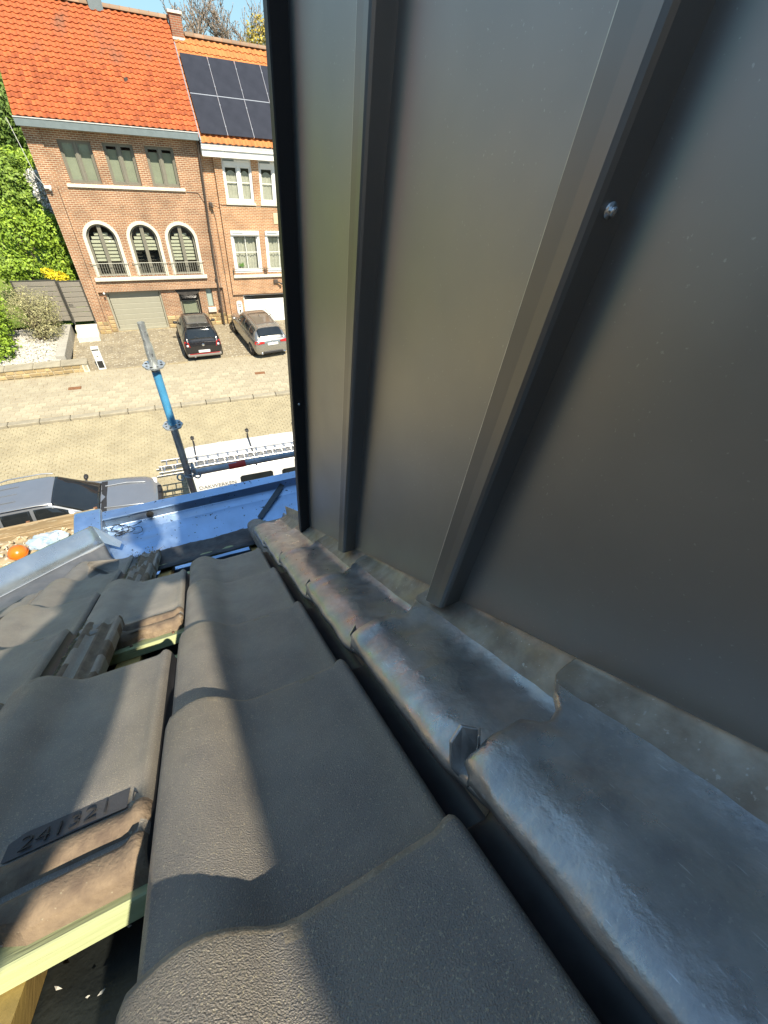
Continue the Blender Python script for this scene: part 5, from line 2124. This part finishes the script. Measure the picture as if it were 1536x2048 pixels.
# grey white SUV at our kerb, nose to the right
t = thing('suv', (-3.66, 11.08, -.10), 'pale silver SUV parked along the near kerb, bonnet to the right', 'car', None, KA)
P_suv = car_paint('pale_silver_paint', (.27, .29, .32), .55)
c = Car(t, [(-2.3, .66, .46, .70), (-2.24, .82, .40, 1.0), (-2.0, .90, .32, 1.08), (-1.3, .93, .28, 1.10), (0, .935, .27, 1.08), (.75, .93, .27, 1.05), (1.3, .925, .28, 1.02), (1.85, .90, .32, .95), (2.12, .80, .38, .86), (2.28, .60, .46, .70)],
        [(-2.2, .76, 1.05, .66, 1.08), (-2.1, .80, 1.06, .64, 1.25), (-1.85, .84, 1.07, .60, 1.57), (-1.3, .86, 1.07, .61, 1.66), (-.4, .87, 1.06, .62, 1.69), (-.22, .87, 1.06, .61, 1.66), (.15, .85, 1.05, .63, 1.45), (.78, .80, 1.03, .70, 1.04)], P_suv)
c.body()
c.patch('windscreen', c.P, -.20, .74, .255, .745, M_cglass, .010, nx=14)
c.patch('rear_window', c.P, -2.12, -1.88, .235, .765, M_cglass, .010)
for a, b in ((.035, .225), (.965, .775)):
    c.patch('side_window', c.P, -.62, .10, a, b, M_cglass, .006)
    c.patch('side_window', c.P, -1.35, -.70, a, b, M_cglass, .006)
    c.patch('side_window', c.P, -1.85, -1.42, a, b, M_cglass, .006)
for s_ in (1, -1):
    mb = MB()
    mb.tube([(-1.8, s_ * .64, 1.58), (-1.3, s_ * .66, 1.70), (-.5, s_ * .67, 1.725), (-.25, s_ * .66, 1.69)], .018, 6)
    mb.build('roof_rail', M_alu, t, local=True)
    mb = MB()
    mb.tube([(.85, s_ * .48, 1.075), (1.4, s_ * .52, 1.055), (1.9, s_ * .50, .975)], .022, 6)
    mb.build('bonnet_crease', P_suv, t, local=True)
    c.block('headlight', 2.0, 2.2, s_ * .68 - .14, s_ * .68 + .14, .74, .86, M_clear, .04)
mb = MB()
for k in range(3):
    mb.tube([(-1.7, -.3 + .3 * k, 1.665), (-1.0, -.3 + .3 * k, 1.70)], .010, 6)
mb.build('roof_rib', P_suv, t, local=True)
for y in (.905, -.905):
    c.wheel(1.42, y, .35)
    c.wheel(-1.42, y, .35)
c.mirror(.35, .88, 1.15, M_plast)
c.mirror(.35, -.88, 1.15, M_plast)
c.block('grille', 2.18, 2.30, -.45, .45, .58, .82, M_plast, .03)
c.block('cowl', .74, .90, -.72, .72, 1.035, 1.065, M_plast, .01)
mb = MB()
mb.tube([(.80, .30, 1.08), (.55, .05, 1.20), (.42, -.25, 1.29)], .010, 5)
mb.tube([(.80, -.20, 1.08), (.58, -.45, 1.17)], .010, 5)
mb.build('wiper', M_plast, t, local=True)

# white roofer's van with ladders
t = thing('van', (1.9, 10.62, -.10), 'white van with ladders on its roof and DAKWERKEN lettered on the side', 'van', None, KA)
P_van = car_paint('white_van_paint', (.72, .72, .70), 0.0)
mb = MB()
mb.sm = True
tabv = [(-2.40, .60, 1.92), (-2.36, .67, 2.02), (-2.2, .70, 2.06), (-.5, .70, 2.08), (.9, .70, 2.07), (1.2, .68, 2.03), (1.5, .66, 1.86), (2.0, .64, 1.45)]
rows = []
for i in range(41):
    x = -2.40 + 4.4 * i / 40
    rw, rz = interp(tabv, x)
    side = [(.0, .80, .25), (.25, .84, .55), (.5, .84, 1.05), (.75, rw + .09, min(rz - .28, 1.62)), (.9, rw + .035, rz - .10), (.97, rw - .02, rz - .02), (1.05, rw - .10, rz), (1.5, 0, rz + .03)]
    half = [interp(side, q * 1.5 / 24) for q in range(25)]
    rows.append([(x, y, z) for y, z in half] + [(x, -y, z) for y, z in reversed(half[:-1])])
mb.grid(rows)
mb.add(rows[0], [tuple(range(len(rows[0])))])
nose_ = [(2.0, 1.0), (2.35, .98), (2.6, .85), (2.68, .5), (2.68, .3)]
mb.grid([[(x, -.82 + 1.64 * j / 10, z + (.05 if i < 2 else 0) * math.sin(math.pi * j / 10)) for j in range(11)] for i, (x, z) in enumerate([(1.9, 1.42)] + nose_)])
for s_ in (1, -1):
    mb.add([(1.9, s_ * .82, .28), (2.68, s_ * .82, .3), (2.68, s_ * .82, .5), (2.6, s_ * .82, .85), (2.35, s_ * .82, .98), (2.0, s_ * .82, 1.02), (1.9, s_ * .82, 1.42)], [tuple(range(7))])
mb.build('body', P_van, t, local=True)
VY = -.845
def vside(z):
    return -interp([(.25, .80), (.9, .845), (1.05, .84), (1.62, .79), (1.98, .735)], z)[0]
def side_quad(name, x0, x1, z0, z1, m, off=.01, rr=.05):
    mb = MB()
    for a in range(1):
        pts = [(x0 + rr, z0), (x1 - rr, z0), (x1, z0 + rr), (x1, z1 - rr), (x1 - rr, z1), (x0 + rr, z1), (x0, z1 - rr), (x0, z0 + rr)]
    mb.add([(x, vside(z) - off, z) for x, z in pts], [tuple(range(8))])
    o = mb.build(name, m, t, local=True)
    o.modifiers.new('sol', 'SOLIDIFY').thickness = .01
    return o
side_quad('side_window', -.95, .02, 1.22, 1.78, M_cglass, .012)
side_quad('side_window', .30, 1.25, 1.22, 1.76, M_cglass, .012)
sp = side_quad('sliding_door', -2.18, -.98, .5, 1.90, P_van, .006, .02)
M_ltext = mat('grey_lettering', (.12, .12, .13), .5)
M_rtext = mat('red_lettering', (.50, .05, .04), .5)
for txt, x, z, size, m, al in (('DAKWERKEN', -2.13, 1.555, .172, M_ltext, 'LEFT'), ('FILS', -2.12, 1.285, .28, M_rtext, 'LEFT')):
    me = text_mesh(txt, size, .001, al)
    me.materials.append(m)
    o = bpy.data.objects.new('lettering', me)
    COL.objects.link(o)
    o.parent = t
    o.location = (x, vside(z) - .02, z)
    o.rotation_euler = (R(90 - 5.5), 0, 0)
    o['label'] = 'grey DAKWERKEN lettering' if m is M_ltext else 'red name lettering'
for x in (-2.02, -.42, 1.05):
    mb = MB()
    mb.tube([(x, -.72, 2.16), (x, .72, 2.16)], .018, 6)
    for y in (.70, -.70):
        mb.bar((x, y, 2.0), (x, y, 2.2), .03, .05)
    mb.build('roof_bar', M_plast, t, local=True)
    mb = MB()
    mb.bar((x, .62, 2.14), (x, .66, 2.42), .03, .03)
    mb.box(x - .05, x + .05, .60, .70, 2.32, 2.39, .01)
    mb.build('ladder_clamp', M_plast, t, local=True)
mb = MB()
for x in (-1.3, .3):
    mb.box(x - .06, x + .06, .1, .62, 2.085, 2.10, .005)
mb.build('roof_rib', P_van, t, local=True)
for s_ in (1, -1):
    for x in (-1.5, 1.75):
        mb = MB()
        mb.lathe([(.2, -.1), (.31, -.1), (.33, -.06), (.33, .06), (.31, .1), (.2, .1)], (x, s_ * .78, .33), 20, 'y')
        w_ = mb.build('wheel', M_tyre, t, local=True)
        mb = MB()
        mb.lathe([(.2, 0), (.05, .02), (0, .02)], (x, s_ * .86, .33), 16, 'y')
        mb.build('rim', M_rim, w_, local=True)
for s_ in (1, -1):
    mb = MB()
    mb.box(-2.42, -2.36, s_ * .68 - .06, s_ * .68 + .06, .8, 1.3, .02)
    mb.build('tail_light', M_red, t, local=True)
mb = MB()
mb.box(-2.46, -2.36, -.80, .80, .3, .5, .03)
mb.build('rear_bumper', M_plast, t, local=True)
# ladders lying on the bars
def ladder(x0, x1, y0, y1, z, label):
    L_ = thing('ladder', (1.9, 10.62, z - .1), label, 'ladder', "ladders on the van roof", KA)
    for y in (y0, y1):
        mb = MB()
        mb.box(x0, x1, y - .013, y + .013, -.035, .035, .004)
        mb.build('rail', M_alu, L_, local=True)
    n = int((x1 - x0) / .28)
    rm = MB()
    rm.box(-.016, .016, -(y1 - y0) / 2, (y1 - y0) / 2, -.014, .014, .004)
    rme = rm.mesh('rung', M_alu)
    for k in range(n):
        o = bpy.data.objects.new('rung', rme)
        COL.objects.link(o)
        o.parent = L_
        o.location = (x0 + .14 + k * .28, (y0 + y1) / 2, 0)
ladder(-2.95, 1.6, -.34, -.04, 2.19, 'upper aluminium ladder lying towards the middle of the van roof')
ladder(-3.08, 1.5, -.70, -.40, 2.19, 'lower aluminium ladder lying along the near edge of the van roof')
ladder(-3.00, 1.3, -.68, -.42, 2.28, 'short ladder stacked on the near ladder on the van')

# ---- skip full of rubble beside the SUV
M_skip = mat('dusty_tan_boards', (.30, .225, .13), .85, var=.25, scale=3, stretch=(.25, 1, 2.5), bump=.004, bscale=20, speck=(.48, .42, .30), speck_scale=14, speck_amt=.05)
M_rub = mat('pale_rubble', (.34, .26, .15), .95, col2=(.46, .38, .25), scale=5, bump=.01, bscale=24, speck=(.62, .58, .48), speck_scale=12, speck_amt=.1, obj_var=.25)
sk = thing('skip', (-5.2, 9.1, 0), 'tan board sided skip heaped with pale rubble beside the SUV', 'skip')
SX0, SX1, SY0, SY1, SZ = -7.4, -2.9, 8.15, 10.02, 1.42
bdm = MB()
bdm.box(SX0, SX1, -.03, .03, 0, .275, .012)
bdme = bdm.mesh('side_board', M_skip)
for y in (SY0, SY1):
    for k in range(5):
        place('side_board', bdme, sk, (0, y, .06 + k * .283))
bdm = MB()
bdm.box(-.03, .03, SY0 + .035, SY1 - .035, 0, .275, .012)
bdme = bdm.mesh('end_board', M_skip)
for x in (SX0 + .04, SX1 - .04):
    for k in range(5):
        place('end_board', bdme, sk, (x, 0, .06 + k * .283))
mb = MB()
for x in (SX0, SX0 + 1.5, SX0 + 3.0, SX1):
    mb.box(x - .04, x + .04, SY1 + .032, SY1 + .09, 0, SZ + .04)
    mb.box(x - .04, x + .04, SY0 - .09, SY0 - .032, 0, SZ + .04)
mb.build('post', M_rust, sk)
mb = MB()
mb.sm = True
rows = []
for i in range(36):
    y = SY0 + .04 + (SY1 - SY0 - .08) * i / 35
    rows.append([(SX0 + .08 + (SX1 - SX0 - .16) * j / 70, y, 1.06 + .10 * math.sin(math.pi * i / 35) + .09 * noise.noise(Vector((j * .25, i * .25, 0))) + .04 * noise.noise(Vector((j * .8, i * .8, 4)))) for j in range(71)])
mb.grid(rows)
rb = mb.build('rubble', M_rub, sk)
mb = MB()
rg = random.Random(77)
for _ in range(420):
    x, y = rg.uniform(SX0 + .2, SX1 - .2), rg.uniform(SY0 + .1, SY1 - .1)
    s = rg.uniform(.015, .05)
    ax = Vector((rg.gauss(0, 1), rg.gauss(0, 1), rg.gauss(0, .5))).normalized()
    ay = ax.cross(Vector((rg.gauss(0, 1), rg.gauss(0, 1), rg.gauss(0, 1)))).normalized()
    mb.obox((x, y, 1.16 + rg.uniform(-.05, .05)), ax * s, ay * s * rg.uniform(.4, .9), ax.cross(ay) * s * rg.uniform(.2, .6))
o = mb.build('rubble_pieces', M_rub, sk, kind='stuff')
mb = MB()
mb.lathe([(0, -.17), (.10, -.16), (.17, -.09), (.20, 0), (.185, .08), (.13, .15), (.05, .185), (.0, .19)], (-4.58, 9.17, 1.33), 24)
mb.lathe([(.205, -.015), (.215, 0), (.205, .015)], (-4.58, 9.17, 1.33), 24)
o = mb.build('orange_ball', mat('orange_plastic', (.75, .16, .01), .3, coat=.3, var=.1, scale=6))
tag(o, 'round orange plastic ball lying on the rubble', 'ball')
mb = MB()
mb.sm = False
rows = []
for i in range(26):
    th = math.pi * i / 25
    row = []
    for k in range(40):
        ph = 2 * math.pi * k / 40
        d = Vector((math.sin(th) * math.cos(ph), math.sin(th) * math.sin(ph), math.cos(th)))
        r = 1 + .35 * noise.noise(d * 2.3) + .22 * abs(noise.noise(d * 5 + Vector((3, 0, 0)))) - .1 * abs(noise.noise(d * 11))
        row.append((-4.02 + d.x * .40 * r, 9.42 + d.y * .24 * r, 1.27 + d.z * .15 * r))
    rows.append(row)
mb.grid(rows, True)
o = mb.build('plastic_bag', mat('pale_blue_plastic', (.24, .34, .44), .25, col2=(.50, .56, .60), scale=5, coat=.3))
tag(o, 'crumpled pale blue plastic bag on the rubble', 'plastic bag')

# ================================================================== SCAFFOLD IN FRONT OF THE GUTTER
M_galv = mat('galvanised_tube', (.58, .61, .60), .45, metal=.7, var=.2, scale=14, rvar=.1, speck=(.22, .23, .23), speck_scale=60, speck_amt=.03)
M_blue = mat('blue_painted_tube', (.08, .33, .58), .4, var=.12, scale=9, speck=(.5, .5, .48), speck_scale=70, speck_amt=-.005)
M_steel = mat('dark_steel_tube', (.40, .44, .48), .45, metal=.6, var=.25, scale=16, speck=(.30, .22, .15), speck_scale=40, speck_amt=.02)
M_redband = mat('red_tape', (.55, .045, .03), .5)
PX, PYY = -.113, 2.62
sc_ = thing('scaffold', (PX, PYY, 0), 'scaffold standard in blue and bare metal with its guard rail beyond the gutter', 'scaffold')
z = lambda r: H + r * 2.62 / 2.6
r1, r2_, top = z(-1.243), z(-1.66), z(-1.0)
mb = MB()
mb.tube([(PX, PYY, r1 + .0), (PX, PYY, r1 + .10)], .024, 14)
mb.tube([(PX, PYY, r1 + .10), (PX, PYY, r1 + .125), (PX, PYY, r1 + .14), (PX, PYY, r1 + .155), (PX, PYY, top)], [.024, .021, .0185, .0195, .0195], 14, cap=False)
mb.tube([(PX, PYY, top - .004), (PX, PYY, top - .14)], .0165, 14, cap=False)
mb.add([(PX + .0165 * math.cos(a), PYY + .0165 * math.sin(a), top - .03) for a in [k * math.pi / 7 for k in range(14)]], [tuple(range(14))])
mb.build('spigot', M_galv, sc_)
mb = MB()
mb.tube([(PX, PYY, r1 - .035), (PX, PYY, r2_ + .01)], .0242, 16)
mb.build('standard', M_blue, sc_)
mb = MB()
mb.tube([(PX, PYY, r2_ - .01), (PX, PYY, 0.0)], .0242, 16)
mb.tube([(PX, PYY, r1 - .036), (PX, PYY, r1 - .003)], .0246, 16)
mb.build('standard', M_steel, sc_)
def rosette(zz):
    mb = MB()
    n = 48
    o_, i_ = [], []
    for k in range(n):
        a = 2 * math.pi * k / n
        rr = .060 + .0025 * math.cos(8 * a)
        o_.append((PX + rr * math.cos(a), PYY + rr * math.sin(a)))
        i_.append((PX + .0245 * math.cos(a), PYY + .0245 * math.sin(a)))
    for zz_, in ((zz - .005,), (zz + .005,)):
        mb.grid([[(x, y, zz_) for x, y in o_], [(x, y, zz_) for x, y in i_]], True)
    mb.grid([[(x, y, zz - .005) for x, y in o_], [(x, y, zz + .005) for x, y in o_]], True)
    rs = mb.build('rosette', M_galv, sc_)
    mb = MB()
    for k in range(8):
        a = 2 * math.pi * (k + .5) / 8
        rr = .0085 if k % 2 else .006
        mb.lathe([(0, 0), (rr, 0)], (PX + .043 * math.cos(a), PYY + .043 * math.sin(a), zz + .0062), 10)
    mb.build('rosette_hole', M_dark, rs)
rosette(r1 - .0)
rosette(r2_ - .0)
lz = z(-2.082)
mb = MB()
mb.tube([(PX + .04, PYY + .0, lz), (2.4, PYY - .0, lz - .025)], .0242, 14)
gr = mb.build('guard_rail', M_steel, sc_)
mb = MB()
mb.tube([(.175, PYY, lz - .004), (.30, PYY, lz - .005)], .0256, 14)
mb.build('red_band', M_redband, gr)
mb = MB()
for k in range(2):
    pts = [Vector((PX + .005 + .03 * k + .034 * math.cos(a), PYY + .034 * math.sin(a), lz - .01 + .015 * k + .006 * math.sin(2 * a))) for a in [q * math.pi / 8 for q in range(17)]]
    mb.tube(pts, .006, 6)
mb.tube([(PX - .055 + .022 * math.cos(a), PYY - .01 + .01 * math.sin(a), lz - .01 + .022 * math.sin(a)) for a in [q * math.pi / 6 for q in range(13)]], .006, 6)
mb.tube([(PX + .06 + .022 * math.cos(a), PYY - .02 + .01 * math.sin(a), lz - .01 + .022 * math.sin(a)) for a in [q * math.pi / 6 for q in range(13)]], .006, 6)
mb.box(PX + .03, PX + .055, PYY - .03, PYY + .01, lz + .015, lz + .06, .004)
mb.lathe([(.012, 0), (.012, .03), (.006, .03), (.006, .05)], (PX + .042, PYY - .01, lz + .05), 8)
mb.build('coupler', M_steel, sc_)

# ================================================================== HOUSES LEFT OF THE FRAME
M_slate = mat('dark_slate', (.020, .020, .022), .75, spec=.15, var=.25, scale=3, bump=.004, bscale=12)  # for an unseen house added to give the dormer cheek a dark reflection
nb = thing('added_slate_house', (-10, 0, 0), 'added unseen house with dark slate hung gable, left of ours', 'house')
mb = MB()
mb.prism([(-6.2, 4.6, 0), (-6.2, 4.6, 8.6), (-6.2, -.4, 13.0), (-6.2, -5.4, 8.6), (-6.2, -5.4, 0)], (-8, 0, 0))
mb.build('wall', M_slate, nb)
mb = MB()
mb.prism([(-6.05, 4.9, 8.5), (-6.05, 4.9, 8.62), (-6.05, -.4, 13.3), (-6.05, -.4, 13.15)], (-8.3, 0, 0))
mb.prism([(-6.05, -5.7, 8.5), (-6.05, -5.7, 8.62), (-6.05, -.4, 13.3), (-6.05, -.4, 13.15)], (-8.3, 0, 0))
mb.build('roof', M_slate, nb)
h3 = thing('brick_house', (-24, 25, 0), 'brown brick house with orange roof far left of the hedge', 'house', 'brick houses across the street')
mb = MB()
W3 = [(-29.2 + 3.0 * k, -27.6 + 3.0 * k, zz, zz + 1.5) for k in range(4) for zz in (2.6, 5.8)]
facade(mb, -30, -17.5, 0, 8, 25, W3, .15)
mb.quad((-17.5, 25, 0), (-17.5, 32, 0), (-17.5, 32, 8), (-17.5, 25, 8))
mb.build('wall', M_br1, h3)
mb = MB()
for a, b, c_, d_ in W3:
    frame_rect(mb, a, b, c_, d_, 25.14, .08, .06)
    mb.box(a, b, 25.15, 25.16, c_, d_)
mb.build('window', M_white, h3)
slab(h3, -30.3, -17.2, (24.6, 8.0), (28.4, 11.4), .1, M_orange)
slab(h3, -30.3, -17.2, (32.2, 8.0), (28.4, 11.4), .1, M_orange)
# ================================================================== THE ROOFER WHO CROUCHES BEHIND THE CAMERA (outside the frame; his shadow falls on the tiles)
def skin_body(name, joints, bones, m, par, lv=2):
    names = list(joints)
    me = bpy.data.meshes.new(name)
    me.from_pydata([joints[n][0] for n in names], [(names.index(a), names.index(b)) for a, b in bones], [])
    o = bpy.data.objects.new(name, me)
    COL.objects.link(o)
    bpy.context.view_layer.objects.active = o
    me.materials.append(m)
    o.modifiers.new('skin', 'SKIN')
    sv = me.skin_vertices
    if not sv:
        bm = bmesh.new()
        bm.from_mesh(me)
        bm.verts.layers.skin.verify()
        bm.to_mesh(me)
        bm.free()
        sv = me.skin_vertices
    for i, n in enumerate(names):
        sv[0].data[i].radius = joints[n][1]
        sv[0].data[i].use_root = (i == 0)
    s_ = o.modifiers.new('sub', 'SUBSURF')
    s_.levels = s_.render_levels = lv
    dg = bpy.context.evaluated_depsgraph_get()
    bm_ = bpy.data.meshes.new_from_object(o.evaluated_get(dg))
    bpy.data.objects.remove(o)
    off = origin(par)
    for v in bm_.vertices:
        v.co -= off
    for p in bm_.polygons:
        p.use_smooth = True
    r = bpy.data.objects.new(name, bm_)
    COL.objects.link(r)
    r.parent = par
    return r
M_cloth = mat('dark_work_clothes', (.035, .037, .045), .9, var=.2, scale=12, bump=.004, bscale=24)
M_skin = mat('skin', (.42, .25, .18), .55, var=.06, scale=18)
M_boot = mat('brown_work_boot', (.10, .06, .035), .7, var=.2, scale=20)
def rz(y):
    return H - HR - y * math.tan(PITCH) + .03
BX, BYY = -.36, -.92
pr = thing('person', (BX, BYY, rz(BYY)), 'roofer in dark work clothes leaning over on the tiles behind the camera', 'person')
def V_(x, y, h):
    return (x, y, rz(y) - .03 + h)
pz = 0
J = {
 'pelvis': (V_(-.06, -.92, .90), (.14, .12)), 'waist': (V_(.02, -.86, 1.07), (.125, .11)), 'chest': (V_(.12, -.77, 1.27), (.15, .12)), 'collar': (V_(.17, -.71, 1.42), (.085, .08)), 'neck': (V_(.19, -.67, 1.50), (.058, .058)),
 'hipL': (V_(-.18, -.90, .84), (.10, .10)), 'kneeL': (V_(-.38, -.82, .48), (.066, .066)), 'ankL': (V_(-.48, -.94, .10), (.045, .045)), 'footL': (V_(-.49, -.82, .055), (.045, .035)),
 'hipR': (V_(.02, -.92, .84), (.095, .095)), 'kneeR': (V_(-.17, -.84, .47), (.064, .064)), 'ankR': (V_(-.24, -.94, .10), (.045, .045)), 'footR': (V_(-.24, -.82, .055), (.045, .035)),
 'shL': (V_(-.05, -.76, 1.36), (.064, .064)), 'elL': (V_(-.15, -.68, 1.10), (.046, .046)), 'wrL': (V_(-.03, -.57, .98), (.030, .030)),
 'shR': (V_(.285, -.74, 1.32), (.050, .050)), 'elR': (V_(.285, -.66, 1.07), (.040, .040)), 'wrR': (V_(.16, -.57, .98), (.028, .028)),
}
B_ = [('pelvis', 'waist'), ('waist', 'chest'), ('chest', 'collar'), ('collar', 'neck'), ('pelvis', 'hipL'), ('hipL', 'kneeL'), ('kneeL', 'ankL'), ('ankL', 'footL'), ('pelvis', 'hipR'), ('hipR', 'kneeR'), ('kneeR', 'ankR'), ('ankR', 'footR'),
      ('collar', 'shL'), ('shL', 'elL'), ('elL', 'wrL'), ('collar', 'shR'), ('shR', 'elR'), ('elR', 'wrR')]
skin_body('body', J, B_, M_cloth, pr)
# head with face and cap
hc = Vector(V_(.20, -.63, 1.61))
mb = MB()
mb.sm = True
rows = []
for i in range(25):
    th = math.pi * i / 24
    row = []
    for k in range(32):
        ph = 2 * math.pi * k / 32
        d = Vector((math.sin(th) * math.cos(ph), math.sin(th) * math.sin(ph), math.cos(th)))
        r = Vector((.076, .098, .118))
        p = Vector((d.x * r.x, d.y * r.y, d.z * r.z))
        if d.z < 0:
            p.x *= 1 + .22 * d.z
            p.y *= 1 + .10 * d.z
        f = max(0, d.y)
        p.y += .022 * f * math.exp(-((d.x / .16) ** 2 + ((d.z + .12) / .22) ** 2))          # nose
        p.y += .008 * f * math.exp(-((d.x / .4) ** 2 + ((d.z + .75) / .18) ** 2))           # chin
        for sx in (-1, 1):
            p.y -= .010 * f * math.exp(-(((d.x - sx * .40) / .16) ** 2 + ((d.z - .06) / .12) ** 2))
        row.append(hc + p)
    rows.append(row)
mb.grid(rows, True)
hd = mb.build('head', M_skin, pr)
mb = MB()
for sx in (-1, 1):
    mb.lathe([(0, -.010), (.009, -.007), (.011, 0), (.009, .007), (0, .010)], (hc.x + sx * .030, hc.y + .080, hc.z + .008), 12, 'y')
mb.build('eye', M_white, hd)
mb = MB()
mb.tube([(hc.x - .022, hc.y + .090, hc.z - .058), (hc.x, hc.y + .097, hc.z - .060), (hc.x + .022, hc.y + .090, hc.z - .058)], .004, 6)
mb.build('mouth', mat('lips', (.35, .13, .11), .5), hd)
mb = MB()
for sx in (-1, 1):
    mb.lathe([(0, -.006), (.022, -.005), (.026, .0), (.018, .006), (0, .004)], (hc.x + sx * .078, hc.y - .008, hc.z + .0), 12, 'x')
mb.build('ear', M_skin, hd)
mb = MB()
mb.lathe([(.086, .030), (.092, .06), (.085, .095), (.060, .122), (0, .132)], (hc.x, hc.y - .004, hc.z), 24)
mb.v = [(x, hc.y + (y - hc.y) * 1.22, z) for x, y, z in mb.v]
mb.prism([(hc.x - .07, hc.y + .07, hc.z + .045), (hc.x + .07, hc.y + .07, hc.z + .045), (hc.x + .055, hc.y + .16, hc.z + .035), (hc.x - .055, hc.y + .16, hc.z + .035)], (0, 0, .006))
mb.build('cap', M_cloth, pr)
# hands
for s_, w in ((-1, 'wrL'), (1, 'wrR')):
    w0 = Vector(J[w][0])
    fwdv = Vector((.15 * -s_, .75, -.45)).normalized()
    sidev = Vector((1, 0, 0)) - fwdv * fwdv.x
    sidev.normalize()
    dn = fwdv.cross(sidev) * (1 if fwdv.cross(sidev).z < 0 else -1)
    jj = {'w': (tuple(w0), (.026, .026)), 'p1': (tuple(w0 + fwdv * .05), (.036, .018)), 'p2': (tuple(w0 + fwdv * .085), (.038, .016))}
    bb = [('w', 'p1'), ('p1', 'p2')]
    skin_body('hand', jj, bb, M_skin, pr, 1)
    for q, l in enumerate((.066, .076, .070, .056)):
        b0 = w0 + fwdv * .085 + sidev * (-.030 + .020 * q)
        b1 = b0 + fwdv * l * .5 + dn * .006
        b2 = b1 + fwdv * l * .3 + dn * .016
        b3 = b2 + fwdv * l * .15 + dn * .018
        mb = MB()
        mb.tube([b0 - fwdv * .02, b0, b1, b2, b3], [.0095, .0095, .009, .008, .006], 8)
        mb.build('finger', M_skin, pr)
    t0 = w0 + fwdv * .035 + sidev * (-s_ * -.034)
    t1 = t0 + fwdv * .03 + sidev * (s_ * .022) + dn * .01
    t2 = t1 + fwdv * .028 + sidev * (s_ * .004) + dn * .012
    mb = MB()
    mb.tube([t0 - fwdv * .015, t0, t1, t2], [.012, .0115, .0105, .0075], 8)
    mb.build('thumb', M_skin, pr)
for f in ('footL', 'footR'):
    c = Vector(J[f][0])
    mb = MB()
    mb.sm = True
    rows = []
    for i in range(9):
        t = i / 8
        y = c.y - .17 + .30 * t
        hgt = .10 - .045 * t
        wd = .044 + .012 * math.sin(math.pi * min(1, t * 1.1))
        if t == 1:
            wd *= .6
        zz = rz(y) - .012
        rows.append([(c.x + wd * math.cos(a), y, zz + max(0, math.sin(a)) * hgt) for a in [2 * math.pi * k / 14 for k in range(14)]])
    mb.grid(rows, True)
    mb.add(rows[-1], [tuple(range(14))])
    mb.add(rows[0], [tuple(range(14))])
    mb.build('boot', M_boot, pr)
